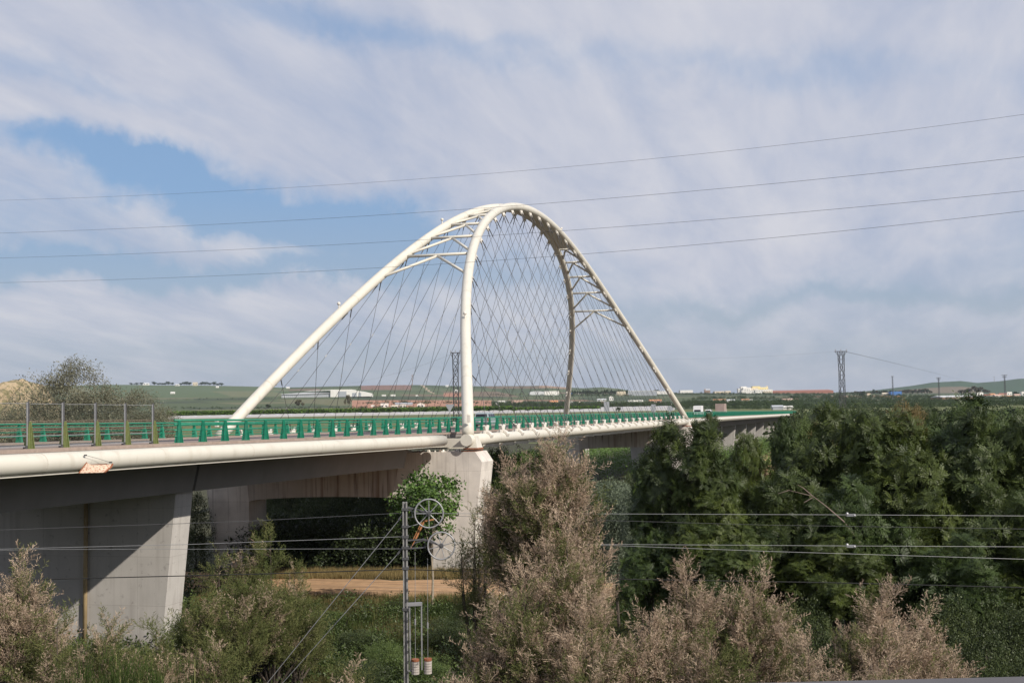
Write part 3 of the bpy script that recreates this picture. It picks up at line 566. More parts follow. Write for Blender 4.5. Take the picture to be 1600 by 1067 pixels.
HB = [
 ('farmhouse', 'small white farmhouse at the top of the green hill left of the tree row', 222, 231, 598, 601.6, 'white', 'lgrey', 'gable'),
 ('farmhouse', 'white house among the dark hilltop trees, left of the taller one', 272, 278, 600, 603, 'white', 'lgrey', 'gable'),
 ('farmhouse', 'tall white house with pinkish side among the dark hilltop trees', 300, 307, 597.3, 602.6, 'cream', 'pink', 'flat'),
 ('hut', 'tiny white hut on the ridge right of the hilltop trees', 336, 340, 603, 606, 'white', 'white', 'flat'),
 ('hut', 'small white hut alone in the middle of the green hillside', 265, 271, 612.2, 615.4, 'white', 'white', 'gable'),
 ('hut', 'tiny white hut on the ridge above the left wing of the warehouse', 446, 451, 604.5, 607, 'white', 'white', 'gable'),
 ('farmhouse', 'white farmhouse on the ridge above the inverted triangle sign', 695, 700, 602, 604.6, 'white', 'white', 'gable'),
 ('farmhouse', 'white house standing on the red soil hill behind the left lattice pylon', 709, 714, 609, 612, 'white', 'white', 'gable'),
 ('shed', 'white shed right of the warehouse at the edge of the red field', 595, 601, 616.5, 619, 'white', 'white', 'flat'),
 ('shed', 'longer white shed at the back edge of the red field', 609, 616, 616.3, 619, 'white', 'white', 'flat'),
 ('shed', 'small white shed at the middle of the back edge of the red field', 648, 652, 617, 619, 'white', 'white', 'flat'),
 ('shed', 'small white shed with a leaning roof left of the riverside houses', 578, 583, 632, 635.5, 'white', 'white', 'gableend'),
 ('house', 'two storey white house at the left end of the riverside group', 593, 604.5, 630, 636.5, 'white', 'lgrey', 'flat'),
 ('house', 'low white house second from the left in the riverside group', 609, 620, 633, 637.5, 'white', 'cream', 'gable'),
 ('house', 'white gable ended house in the middle of the riverside group', 623, 631.5, 631, 637.5, 'white', 'cream', 'gableend'),
 ('house', 'wide low grey roofed house behind the riverside group', 616, 643, 629, 633, 'grey', 'grey', 'gable'),
 ('house', 'tall white house with stepped roofs at the right end of the riverside group', 650, 661, 629, 637, 'white', 'beige', 'gableend'),
 ('house', 'white house with dark lean-to right of the near arch foot', 775, 787.5, 625.8, 632, 'white', 'lgrey', 'flat'),
 ('hut', 'tiny white hut in the shrubs below the house with dark lean-to', 776, 780.5, 634, 637, 'white', 'white', 'gableend'),
 ('house', 'long low pinkish house behind the network cables', 797, 816, 625.6, 630.5, 'pink', 'cream', 'flat'),
 ('house', 'orange red house with tiled roof left of the far arch foot', 857, 870, 625.5, 633, 'pink', 'orange', 'gable'),
 ('house', 'small white house just right of the far arch foot', 889, 893.5, 626.5, 631, 'white', 'white', 'gableend'),
 ('house', 'tiny white house right of the far arch foot, second along the lane', 902, 905, 627.5, 630, 'white', 'cream', 'gable'),
 ('factory', 'white industrial shed seen through the cables below the wooded hill', 849, 872, 611, 617.2, 'white', 'white', 'flat'),
 ('factory', 'grey industrial shed with vaulted roof at the left of the white one', 826, 849, 611, 617.2, 'lgrey', 'grey', 'vault'),
 ('container', 'small blue container beside the far arch tube', 889, 893.5, 613.5, 617, 'blue', 'blue', 'flat'),
 ('lorry_trailer', 'white trailer parked before the dark wood right of the far arch tube', 898, 906, 613.4, 616.3, 'white', 'white', 'flat'),
 ('house', 'white church like house with a steep gable above the bridge railing', 950, 956.5, 618.5, 626, 'white', 'white', 'gableend'),
 ('house', 'low white roofed house left of the steep white gable', 931, 945, 622.8, 627, 'white', 'lgrey', 'gable'),
 ('house', 'brown hip roofed house in the trees below the steep white gable', 933, 943, 628, 635, 'brown', 'pink', 'gable'),
 ('factory', 'beige factory block left of the long grey factory', 962, 976, 611.5, 618.5, 'beige', 'cream', 'flat'),
 ('factory', 'long low grey factory behind the right end of the cables', 980, 1024, 610.5, 618.2, 'grey', 'white', 'flat'),
 ('factory', 'white factory block right of the long grey factory', 1024.5, 1046, 610.8, 616, 'white', 'white', 'flat'),
 ('house', 'row of low white sheds in the trees behind the cables', 980, 1003, 625, 627.6, 'white', 'white', 'flat'),
 ('house', 'orange tiled house left of the near arch lower end', 1013, 1032, 624, 629.5, 'pink', 'orange', 'gable'),
 ('factory', 'white flat roofed block just right of the descending arch', 1061, 1081, 609, 613.5, 'white', 'white', 'flat'),
 ('tower_ruin', 'hazy brown church tower and nave on the skyline', 1099, 1108, 606, 613, 'brown', 'grey', 'gable'),
 ('house', 'cream low block left of the white hillside complex', 1115, 1130, 611.3, 615, 'cream', 'cream', 'flat'),
 ('house', 'narrow cream block next to the white hillside complex', 1131.5, 1140, 610.6, 615.4, 'cream', 'white', 'flat'),
 ('house', 'orange roofed house with cream side below the low green field', 1113, 1132, 623.4, 627, 'beige', 'orange', 'gable'),
 ('house', 'white house with arched porch right of the orange roofed one', 1134, 1146, 623.8, 629, 'white', 'lgrey', 'gable'),
 ('house', 'red tiled house with a white block at its right end', 1157, 1169, 623.2, 626.4, 'beige', 'orange', 'gable'),
 ('house', 'small white block joined to the red tiled house', 1169.5, 1174, 623.6, 626.6, 'white', 'white', 'flat'),
 ('house', 'long low rusty red barn in the trees beyond the bridge', 1105, 1122, 628.4, 633.5, 'pink', 'brown', 'gable'),
 ('farm_shed', 'grey gabled farm shed right of the distant vans', 1205, 1221, 633.5, 641, 'grey', 'grey', 'gable'),
 ('farm_shed', 'low white roofed farm shed right of the grey gabled one', 1214, 1236, 635.8, 642, 'white', 'white', 'gable'),
 ('house', 'low pale house with pinkish roofs over the far end of the bridge', 1222, 1247, 622.5, 627, 'beige', 'pink', 'gable'),
 ('arena', 'wide low red brick building with a shallow domed roof on the skyline', 1206, 1300, 608.8, 614.6, 'red', 'red', 'gable'),
 ('house', 'small white tower house among trees left of the right lattice pylon', 1353, 1358, 614.5, 620, 'beige', 'beige', 'flat'),
 ('house', 'cream house left of the blue warehouse', 1377, 1389, 613.5, 617.5, 'cream', 'cream', 'gable'),
 ('warehouse', 'bright blue warehouse on the plain right of the lattice pylon', 1390, 1407, 611.5, 617.5, 'blue', 'blue', 'flat'),
 ('house', 'long orange roofed house below the blue warehouse', 1377, 1404, 618.4, 621, 'orange', 'orange', 'gable'),
 ('factory', 'long low shed with pale roof left of the right hand village', 1468, 1523, 617.5, 624.5, 'brown', 'lgrey', 'gable'),
 ('house', 'white flat roofed house at the left end of the right hand village', 1524, 1534, 613, 620.5, 'white', 'white', 'flat'),
 ('house', 'white tower house in the right hand village with two dark windows', 1571, 1579, 612.3, 617.5, 'white', 'white', 'flat'),
 ('house', 'cream house at the right edge of the frame', 1594, 1606, 611.5, 618.5, 'white', 'cream', 'flat'),
 ('greenhouse', 'low pale blue roof among trees at the right edge', 1580, 1606, 625, 629, 'lgrey', 'lgrey', 'gable'),
 ('house', 'low white roof in front of the right hand village', 1540, 1554, 624.5, 628, 'white', 'white', 'flat'),
]
for i, (nm, lab, x0, x1, yt, yb, wl, rf, kd) in enumerate(HB):
    Bd(nm, lab, x0, x1, yt, yb, wl, rf, kd, rot=random.Random(i).uniform(-.12, .12), cat='shed' if nm in ('shed', 'hut', 'farm_shed') else ('factory' if nm in ('factory', 'warehouse') else 'house' if 'house' in nm else 'building'), wins=2 if (x1 - x0) < 25 and nm in ('house', 'farmhouse') else 0)
# village roofs right
vr = random.Random(11)
for i, (x0, x1, yt, yb) in enumerate([(1536, 1546, 616, 621), (1545, 1553, 614.6, 620), (1552, 1562, 616, 622), (1560, 1571, 614.2, 620), (1566, 1582, 618, 623), (1583, 1592, 615.5, 620.5)]):
    Bd('house', ['red roofed house at the left of the village row', 'taller red roofed house second in the village row', 'low red roofed house third in the village row', 'white walled house with a wide red roof fourth in the village row', 'long brown roofed house in front of the white tower house', 'small red roofed house right of the white tower house'][i], x0, x1, yt, yb, ['white', 'cream'][i % 2], ['red', 'orange', 'pink'][i % 3], 'gable', rot=vr.uniform(-.2, .2), cat='house')
for i, (x0, x1, yt, yb) in enumerate([(2, 9, 602, 606), (9, 16, 603, 607), (17, 23, 601.6, 606), (20, 29, 604.5, 608), (29, 36, 602.5, 606), (36, 42, 603, 607), (-2, 5, 606, 610), (7, 14, 608, 611)]):
    Bd('house', 'small white or terracotta house of the hazy village on the left skyline', x0, x1, yt, yb, ['white', 'cream', 'pink'][i % 3], ['red', 'white', 'orange'][i % 3], ['gable', 'flat'][i % 2], cat='house', group='houses of the village on the left skyline')
# white hillside complex
Dq = D_for(1178, 615); k = Dq / F_PX; q = place(1178, Dq); t = thing('factory_complex', 'bright white and cream complex of stepped blocks on the skyline', 'building', tuple(q), -PAN)
for i, (x0, x1, yt, c_, y_) in enumerate([(1153, 1158, 607, 'white', 12), (1157, 1166, 604, 'white', 10), (1160, 1172, 605.5, 'white', 5), (1170, 1184, 606.5, 'cream', 9), (1176, 1188, 603.8, 'yellow', 16), (1184, 1200, 605.6, 'yellow', 12), (1157, 1178, 610, 'white', 0), (1178, 1205, 609.5, 'white', -3), (1190, 1204, 612, 'cream', -6)]):
    o = obj('block', box((x0 - 1178) * k, (x1 - 1178) * k, y_, y_ + 20, -2, (615.5 - yt) * k), WM(c_), t)
    for j in range(int((x1 - x0) / 2.6)): obj('window', box((x0 + 1 + j * 2.6 - 1178) * k, (x0 + 2 + j * 2.6 - 1178) * k, y_ - .1, y_ + .05, (615.5 - yt) * k * .55, (615.5 - yt) * k * .72), M_win, o)
obj('roof_tower', box((1198 - 1178) * k - 1, (1199.5 - 1178) * k, 13, 15, 4 * k, 12 * k), WM('cream'), t)
q = place(1100, D_for(1100, 613)); tag(obj('church_spire', join(box(-2, 2, -2, 2, -1, 11), hexa([(-2, -2, 11), (2, -2, 11), (2, 2, 11), (-2, 2, 11), (-.1, -.1, 18), (.1, -.1, 18), (.1, .1, 18), (-.1, .1, 18)])), WM('brown')), 'thin hazy spire on the skyline right of the arch', 'spire').location = tuple(q)
# greenhouse strip: long low plastic tunnels
M_plastic = mat('milky_plastic', (.50, .49, .52), .6, .06, .05)
for i, (x0, x1, D, n_, lab) in enumerate([(262, 560, 930, 14, 'milky plastic greenhouse strip at its left end behind the arch foot'), (562, 800, 925, 12, 'milky plastic greenhouse strip behind the left pylon and near arch foot'), (802, 1052, 935, 12, 'milky plastic greenhouse strip behind the far arch foot'), (915, 1046, 1120, 7, 'second milky greenhouse strip farther back above the bridge railing')]):
    t = thing('greenhouse', lab, 'greenhouse', tuple(place((x0 + x1) / 2, D) - (0, 0, .3)), -PAN); W = (x1 - x0) / F_PX * D; sgm = W / n_
    for j in range(n_):
        P = [(sgm / 2 * math.cos(a), 1.3 + .9 * math.sin(a)) for a in np.linspace(0, math.pi, 7)]
        o = obj('tunnel', prism([(-sgm / 2, -1), (sgm / 2, -1)] + P, 'y', 0, 40), M_plastic, t) if j == 0 else inst(o0, 'tunnel', t)
        if j == 0: o0 = o
        o.location = (-W / 2 + sgm * (j + .5), 0, .3)
# well post beyond the arch
q = gp(917.5, 711); tag(obj('concrete_post', join(box(-.45, .45, -.4, .4, 0, 2.0), box(-.55, .55, -.5, .5, 2.0, 2.1)), M_conc), 'short pale concrete post at the edge of the orchard under the bridge', 'post').location = tuple(q)
# ---------------------------------------------------------------- lattice pylons
def beam(a, b, r): return tube([a, b], r, 4, cap=False)
def pylon(label, px, ytop, D, wt, wb, headpx, arms=1, group=None, zb=None, lean=True):
    top = at(px, ytop, D); base = place(px, D); base[2] = base[2] if zb is None else zb
    H = top[2] - base[2]; t = thing('lattice_pylon', label, 'pylon', tuple(base), -PAN + .12, group)
    hw = lambda z: np.interp(z, [0, H * .8, H], [wb / 2, wt / 2, wt / 2 * 1.15])
    npan = 14; zs = [H * i / npan for i in range(npan + 1)]
    for sx, sy in ((1, 1), (1, -1), (-1, -1), (-1, 1)):
        obj('leg', tube([(sx * hw(z), sy * hw(z), z) for z in (-.5, H * .8, H)], .06 * (D / 260) ** .3, 4), M_galvd, t)
    ms = []
    for i in range(npan):
        z0, z1 = zs[i], zs[i + 1]; a, b = hw(z0), hw(z1)
        cs_ = [(1, 1), (1, -1), (-1, -1), (-1, 1)]
        for q in range(4):
            (x0, y0), (x1, y1) = cs_[q], cs_[(q + 1) % 4]
            ms.append(beam((x0 * a, y0 * a, z0), (x1 * b, y1 * b, z1), .06 * (D / 260) ** .3) if i % 2 else beam((x1 * a, y1 * a, z0), (x0 * b, y0 * b, z1), .06 * (D / 260) ** .3)); ms.append(beam((x0 * a, y0 * a, z0), (x1 * a, y1 * a, z0), .045 * (D / 260) ** .3))
    obj('lattice_bracing', join(*ms), M_galvd, t)['kind'] = 'stuff'
    W = headpx / F_PX * D
    for j in range(arms):
        zz = H - j * 2.2; hwid = W / 2 * (1 if j == 0 else .8)
        obj('crossarm', join(beam((-hwid, 0, zz), (hwid, 0, zz), .08 * (D / 260) ** .5), beam((-hwid, 0, zz), (-wt / 2, 0, zz - 1.2), .05 * (D / 260) ** .5), beam((hwid, 0, zz), (wt / 2, 0, zz - 1.2), .05 * (D / 260) ** .5), beam((-hwid, .5, zz), (hwid, .5, zz), .05 * (D / 260) ** .5)), M_galvd, t)
        for x in (-hwid * .95, 0, hwid * .95): obj('insulator', tube([(x, 0, zz), (x, 0, zz + .5)], .07 * (D / 260) ** .5, 5), M_galv, t)
    return t
pylon('lattice pylon behind the cables just left of the near arch foot', 711, 551, 250, .95, 1.25, 15)
pylon('tall lattice pylon standing alone above the trees on the right', 1314, 549, 280, .95, 1.35, 19)
pylon('thin hazy mast with a flat head between the lattice pylon and the hill', 1393, 588, 1800, 1.2, 1.6, 4)
pylon('hazy two armed pylon in front of the left part of the hill', 1465, 590, 1700, 1.1, 2.2, 8, 2)
pylon('hazy two armed pylon near the right edge below the hill crest', 1568, 586, 1600, 1.1, 2.2, 9, 2)
for (px, y0, y1, lab) in ((1552, 588, 600, 'thin hazy mast on the right hill crest'), (643, 585, 603, 'faint pinkish mast on the ridge above the red field'), (1447, 601, 612, 'faint small mast on the hill face at the right')):
    D = 4600; b = place(px, D); tp = at(px, y0, D); tag(obj('mast', join(tube([(0, 0, -2), (0, 0, tp[2] - b[2])], [1.3, .7], 5), tube([(-4, 0, (tp[2] - b[2]) * .9), (4, 0, (tp[2] - b[2]) * .9)], .5, 4)), WM('brown' if px == 643 else 'grey')), lab, 'mast').location = tuple(b)
def wire3(name, label, pts, Dl, Dr, r, m=None, n=40, cat='cable', group=None, P=None, sub=5):
    if P is None:
        if name == 'power_line':
            c_ = np.polyfit([p[0] / 1000 for p in pts], [p[1] for p in pts], 2); i0, i1 = 1 / Dl, 1 / Dr; k_ = (i1 - i0) / (pts[-1][0] - pts[0][0]); xa, xb = -900, 2500
            Dl, Dr = 1 / (i0 + k_ * (xa - pts[0][0])), 1 / (i0 + k_ * (xb - pts[0][0])); pts = [(x, float(np.polyval(c_, x / 1000))) for x in np.linspace(xa, xb, 12)]; n = 70
        xs = np.array([p[0] for p in pts], float); ysn = np.array([p[1] for p in pts], float); c = np.polyfit(xs / 1000, ysn, min(2, len(xs) - 1))
        X_ = np.linspace(xs[0], xs[-1], n); i0, i1 = 1 / Dl, 1 / Dr; P = [at(x, float(np.polyval(c, x / 1000)), 1 / (i0 + (i1 - i0) * (x - xs[0]) / (xs[-1] - xs[0]))) for x in X_]
    return tag(obj(name, tube(P, r, sub, cap=False), m or M_cable, smooth=True), label, cat, group)
wire3('power_line', 'highest thin power line crossing the sky above the arch', [(-260, 320), (0, 312), (400, 295), (800, 268), (1200, 233), (1600, 177), (1800, 150)], 90, 42, .0055)
wire3('power_line', 'second power line from the top, passing just over the arch crown', [(-260, 371), (0, 364), (350, 350.6), (950, 310.5), (1600, 244), (1800, 222)], 88, 40, .0065)
wire3('power_line', 'third power line from the top, crossing just below the arch crown', [(-260, 409), (0, 403), (350, 391), (950, 356), (1600, 298), (1800, 277)], 88, 40, .0065)
wire3('power_line', 'lowest power line in the sky, crossing the upper struts of the arch', [(-260, 446), (0, 440), (350, 431.6), (950, 394.7), (1600, 328), (1800, 306)], 88, 40, .0065)
wire3('pylon_cable', 'sagging cables from the tall lattice pylon down toward the hill', [(1320, 549), (1365, 560), (1430, 575), (1500, 593)], 282, 1500, .045, P=None, n=30)
wire3('pylon_cable', 'faint cable descending to the left from the pylon behind the bridge cables', [(705, 553), (640, 578), (560, 596), (420, 608)], 252, 700, .012)
wire3('pylon_cable', 'faint level cable in the sky right of the arch toward the right pylon', [(718, 553), (1000, 562), (1309, 549)], 250, 280, .008)
# ---------------------------------------------------------------- vehicles and signs
M_silver = mat('silver_car_paint', (.42, .47, .48), .3, .03, 2, metal=.4, spec=.5)
M_wp = mat('white_vehicle_paint', (.75, .75, .74), .35, .03, 2, spec=.5)
M_tarp = mat('brown_truck_box', (.32, .25, .22), .7, .1, 1)
M_wg = mat('car_window_glass', (.012, .015, .018), .08, .02, 1, spec=.6)
M_red = mat('tail_lamp_red', (.45, .02, .015), .3, .05, 2)
M_bump = mat('grey_bumper', (.10, .10, .105), .6, .1, 3)
def loft(secs):
    "sections: list of (y, [(x,z)...]) joined"
    n = len(secs[0][1]); V = [(x, y, z) for y, s_ in secs for x, z in s_]; F = []
    for i in range(len(secs) - 1):
        for j in range(n): F.append((i * n + j, (i + 1) * n + j, (i + 1) * n + (j + 1) % n, i * n + (j + 1) % n))
    F += [tuple(range(n)), tuple(range(len(V) - n, len(V)))[::-1]]; return V, F
def car(label, name, loc, rz, paint, Lh=4.3, Wd=1.75, Ht=1.62, van=False):
    t = thing(name, label, 'car' if not van else 'van', loc, rz); w = Wd / 2
    def sec(y, z0, z1, k=1.0): return (y, [(-w * k * .93, z0), (w * k * .93, z0), (w * k, z0 + .25), (w * k, (z0 + z1) / 2), (w * k * .97, z1), (-w * k * .97, z1), (-w * k, (z0 + z1) / 2), (-w * k, z0 + .25)])
    b0 = -Lh / 2; b1 = Lh / 2; belt = .98 if not van else 1.2
    obj('body', loft([sec(b0, .38, belt - .12, .9), sec(b0 + .12, .3, belt, .98), sec(b0 + .8, .25, belt + .02), sec(b1 - 1.3, .25, belt - .02), sec(b1 - .35, .28, belt - .25, .96), sec(b1, .35, belt - .42, .86)]), paint, t, smooth=False)
    def cab(y, z, k): return (y, [(-w * .97 * 1, belt - .03), (w * .97, belt - .03), (w * k, z), (w * k * .8, z + .04), (-w * k * .8, z + .04), (-w * k, z)])
    ys_ = [(b0 + .06, belt + .02, .95), (b0 + .30, Ht - .08, .80), (b0 + .8, Ht, .80), (0.35, Ht - .0, .80), (b1 - 1.35, belt + .05, .9)]
    if van: ys_ = [(b0 + .02, belt + .02, .97), (b0 + .10, Ht - .04, .93), (b0 + .6, Ht, .93), (b1 - 1.4, Ht, .93), (b1 - .8, belt + .05, .93)]
    obj('cabin', loft([cab(*q) for q in ys_]), paint, t)
    # windows a little proud of the cabin
    z0, z1 = belt + .07, Ht - .14
    def ip(y, z, side):      # side wall x at height z
        k = .8 if not van else .93; f_ = (z - belt) / (Ht - belt); return side * (w * .97 + (w * k - w * .97) * f_ + .015)
    for s in (1, -1):
        for a_, b_ in ([(b0 + .42, b0 + 1.05), (b0 + 1.15, b0 + 2.05), (b0 + 2.12, .55)] if not van else [(b1 - 1.95, b1 - 1.25)]):
            v = [(ip(0, z0, s), a_, z0), (ip(0, z0, s), b_ + (.28 if b_ > .5 else 0), z0), (ip(0, z1, s), b_, z1), (ip(0, z1, s), a_ + .05, z1)]
            v2 = [(x - s * .03, y, z) for x, y, z in v]; obj('side_window', hexa(v + v2), M_wg, t)
    yb0, yb1 = (b0 + .06, b0 + .30) if not van else (b0 + .02, b0 + .10); fz = lambda z: yb0 + (yb1 - yb0) * (z - belt) / (Ht - belt) - .02
    zt_ = z1 if not van else min(z1, belt + .55)
    v = [(-w * .80, fz(z0), z0), (w * .80, fz(z0), z0), (w * .70, fz(zt_), zt_), (-w * .70, fz(zt_), zt_)]
    obj('rear_window', hexa(v + [(x, y + .04, z) for x, y, z in v]), M_wg, t)
    for s in (1, -1):
        obj('tail_lamp', hexa([(s * w * .86, b0 - .02, .75), (s * w * .97, b0 + .03, .75), (s * w * .97, b0 + .12, 1.15), (s * w * .86, b0 + .04, 1.15), (s * w * .80, b0 - .0, .75), (s * w * .99, b0 + .15, .75), (s * w * .96, b0 + .2, 1.15), (s * w * .8, b0 + .1, 1.15)]), M_red, t)
        for y in (b0 + .75, b1 - .8):
            wh = obj('wheel', tube([(s * (w - .2), y, .31), (s * (w + .01), y, .31)], .31, 14), M_black, t); obj('rim', tube([(s * (w - .05), y, .31), (s * (w + .02), y, .31)], .19, 10), M_galv, wh)
    obj('bumper', box(-w * .93, w * .93, b0 - .07, b0 + .1, .35, .6), M_bump, t); obj('number_plate', box(-.26, .26, b0 - .09, b0 - .07, .62, .73), M_wp, t)
    return t
def dz(y): return zc(y) + .524
p = at(760, 655, 146); y = float(p[1]); car('silver blue people carrier driving away beside the foot of the near arch', 'minivan', (float(p[0]), y, dz(y)), 0, M_silver, Ht=1.66)
q = place(1091, 470); 
p = atX(1092, 650, 1.8); car('white box van coming along the far end of the bridge', 'van', (1.8, p[1], dz(p[1])), 0, M_wp, Lh=5.5, Wd=2.1, Ht=2.7, van=True)
p = atX(1108, 650, 2.2); car('white car right behind the white box van on the far bridge', 'car', (2.2, p[1], dz(p[1])), 0, M_wp, Ht=1.75)
p = atX(1127, 650, 1.9); y = float(p[1]); tk = thing('lorry', 'lorry with a brownish box body on the far bridge', 'lorry', (1.9, y, dz(y)), 0)
obj('cargo_box', box(-1.25, 1.25, -3.5, 2.6, 1.0, 3.5), M_tarp, tk); obj('cab', hexa([(-1.15, 2.7, .5), (1.15, 2.7, .5), (1.15, 4.4, .5), (-1.15, 4.4, .5), (-1.15, 2.7, 2.6), (1.15, 2.7, 2.6), (1.1, 4.0, 2.6), (-1.1, 4.0, 2.6)]), M_wp, tk)
obj('chassis', box(-1, 1, -3.4, 4, .6, 1.0), M_bump, tk)
for s in (1, -1):
    for yy_ in (-2.4, 3.5): obj('wheel', tube([(s * .95, yy_, .48), (s * 1.22, yy_, .48)], .48, 12), M_black, tk)
M_sign = mat('sign_back_grey', (.42, .44, .46), .5, .05, 3, metal=.3)
def sign(label, px, py, X, size, kind, h):
    p = atX(px, py, X); y = float(p[1]); z = dz(y) + .08; t = thing('road_sign', label, 'sign', (X, y, z), 0)
    obj('post', tube([(0, 0, 0), (0, 0, h + size * .5)], .045, 6), M_galv, t)
    if kind == 'tri': obj('plate', prism([(-size / 2, h + size), (size / 2, h + size), (0, h + size * .13)], 'y', -.07, -.045), M_sign, t)
    elif kind == 'round': obj('plate', prism([(size / 2 * math.cos(a), h + size / 2 + size / 2 * math.sin(a)) for a in np.linspace(0, 2 * math.pi, 21)[:-1]], 'y', -.07, -.045), M_sign, t)
    else: obj('plate', prism([(-size / 2, h), (size / 2, h), (size / 2, h + size * 1.7), (-size / 2, h + size * 1.7)], 'y', -.07, -.045), M_sign, t)
sign('back of an inverted triangular road sign beside the left lattice pylon', 703, 640, -8.1, 1.15, 'tri', 1.55)
sign('tall double plate road sign seen from behind right of the far arch foot', 948, 640, -8.1, 1.1, 'rect', 1.6)
sign('round road sign seen from behind near the lower end of the near arch', 1047, 640, -8.1, 1.5, 'round', 1.4)
sign('small square road sign seen from behind left of the round one', 1021, 640, -8.1, 1.1, 'rect', 1.3)
# ---------------------------------------------------------------- catenary mast by the railway
DP = 40.0
def pp(px, py, dD=0.0): return at(px, py, DP + dD)
ct_ = thing('catenary_mast', 'grey steel railway mast with two spoked tensioning wheels and hanging weights', 'mast', (0, 0, 0))
def bar(a, b, wx, wy):
    "square bar between two points, wx across the view, wy along it"
    a, b = np.array(a), np.array(b); d = unit(b - a); u = unit(np.cross(d, FH)); v = unit(np.cross(d, u))
    return hexa([a - u * wx - v * wy, a + u * wx - v * wy, a + u * wx + v * wy, a - u * wx + v * wy, b - u * wx - v * wy, b + u * wx - v * wy, b + u * wx + v * wy, b - u * wx + v * wy])
M_mast = mat('weathered_mast_steel', (.25, .245, .24), .7, .25, 5, streak=[((.16, .10, .07), .6, .75, .4, (3, 3, .6), 2)])
foot = pp(636.3, 1240); head = pp(632.6, 784)
ax = unit(head - foot)
obj('mast_flange', join(bar(foot - RT * .052, head - RT * .052, .018, .075), bar(foot + RT * .052, head + RT * .052, .018, .075)), M_mast, ct_)
obj('mast_web', bar(foot, head, .036, .012), M_mast, ct_)
for y in (795, 822, 838, 855, 872, 887, 951): 
    c = pp(633 + (y - 800) * .008, y); obj('clamp', bar(c - ax * .04, c + ax * .04, .10, .10), M_galvd, ct_)
for y in range(905, 1060, 16): c = pp(636.5 + (y - 900) * .006, y); obj('step', bar(c - ax * .04, c + ax * .04, .02, .09), M_galvd, ct_)
def wheel(px, py, R, n, tilt):
    c = pp(px, py, -.15); w_ = thing_part('tension_wheel', c, ct_)
    a1, a2 = RT, np.array([0, 0, 1.])
    ring = [c + R * (math.cos(t) * a1 + math.sin(t) * a2) for t in np.linspace(0, 2 * math.pi, 41)]
    rm = obj('rim', tube(ring, .026, 6, cap=False), M_galv, ct_, smooth=True)
    obj('hub', join(tube([c - FH * .07, c + FH * .07], .075, 12), tube([c - FH * .10, c + FH * .10], .03, 8)), M_galvd, rm)
    for k in range(n):
        t = tilt + 2 * math.pi * k / n; obj('spoke', tube([c + .05 * (math.cos(t) * a1 + math.sin(t) * a2), c + R * (math.cos(t) * a1 + math.sin(t) * a2)], [.017, .011], 5), M_galv, rm)
    return rm
def thing_part(*a): return None
wheel(670.2, 802, .44, 8, .0); wheel(689.5, 852.4, .42, 8, .25)
obj('wheel_arm', join(bar(pp(635, 792), pp(670, 801), .028, .03), bar(pp(635, 796), pp(668, 804.5), .012, .03)), M_galvd, ct_)
obj('wheel_arm', join(bar(pp(635, 844), pp(662, 842.5), .022, .03), bar(pp(660, 842), pp(690, 852), .028, .03)), M_galvd, ct_)
obj('lower_bracket', join(bar(pp(635, 857), pp(664, 855), .02, .03), bar(pp(640, 856), pp(648, 848), .015, .02), bar(pp(648, 848), pp(662, 844), .015, .02), bar(pp(664, 856), pp(664, 843), .012, .02)), M_galvd, ct_)
obj('hook_bracket', join(bar(pp(642, 795), pp(645, 807), .012, .02), bar(pp(635, 808), pp(646, 807.5), .014, .02)), M_galvd, ct_)
M_orange = mat('rust_orange_steel', (.40, .17, .075), .75, .2, 6)
obj('rusty_stay', join(bar(pp(678, 811), pp(663, 814), .02, .03), bar(pp(663.5, 813), pp(650, 841), .025, .03), bar(pp(659, 815), pp(646, 842), .012, .03), bar(pp(650, 841), pp(642, 856), .012, .02)), M_orange, ct_)
obj('stay_rod', bar(pp(637, 823), pp(655, 818), .01, .01), M_galv, ct_)
obj('guide_frame', join(bar(pp(634, 944), pp(659.5, 943), .05, .06), bar(pp(658.5, 943), pp(659.5, 1046), .02, .02), bar(pp(640, 946), pp(641.5, 1048), .02, .02), bar(pp(636, 1048), pp(644, 1047), .02, .02)), M_galv, ct_)
M_wt = mat('concrete_weight', (.40, .36, .33), .9, .15, 8)
for px, py, yi in ((648.5, 1029, 971), (668, 1028, 976)):
    obj('weight_rope', join(tube([pp(px, 862 if px < 650 else 872), pp(px + .5, py)], .007, 4), tube([pp(px + .2, yi - 4), pp(px + .2, yi + 5)], .028, 6)), M_galv, ct_)
    for k in range(6):
        a, b = pp(px + .6, py + k * 4.0), pp(px + .6, py + k * 4.0 + 3.3); obj('counterweight', tube([b, a], .125, 12), M_rust if k == 0 else M_wt, ct_, smooth=False)
def straight(name, label, pts, r, m, extra=None, group=None):
    P = []; pts = list(pts)
    if name != 'guy_wire':
        if pts[0][0] < 0: (u0, v0), (u1, v1) = pts[:2]; pts.insert(0, (u0 - 900, v0 + (v0 - v1) / (u1 - u0) * 900))
        if pts[-1][0] > 1600: (u1, v1), (u0, v0) = pts[-2:]; pts.append((u0 + 900, v0 + (v0 - v1) / (u0 - u1) * 900))
    for (x0, y0), (x1, y1) in zip(pts[:-1], pts[1:]):
        P += [pp(x0 + (x1 - x0) * i / 8, y0 + (y1 - y0) * i / 8) for i in range(8)]
    P.append(pp(*pts[-1])); o = obj(name, tube(P, r, 5, cap=False), m, smooth=True); return tag(o, label, 'cable', group)
for a_, b_, lb in (((629, 805), (418, 1066), 'upper'), ((627, 859), (442, 1066), 'lower')):
    o = straight('guy_wire', '%s slanting guy wire from the railway mast to the ground at the left' % lb, [a_, b_, (b_[0] - (a_[0] - b_[0]) * .35, b_[1] + (b_[1] - a_[1]) * .35)], .011, M_galv)
    obj('turnbuckle', tube([pp(a_[0] + 5, a_[1] - 8), pp(a_[0] - 6, a_[1] + 7)], .035, 6), M_galvd, o)
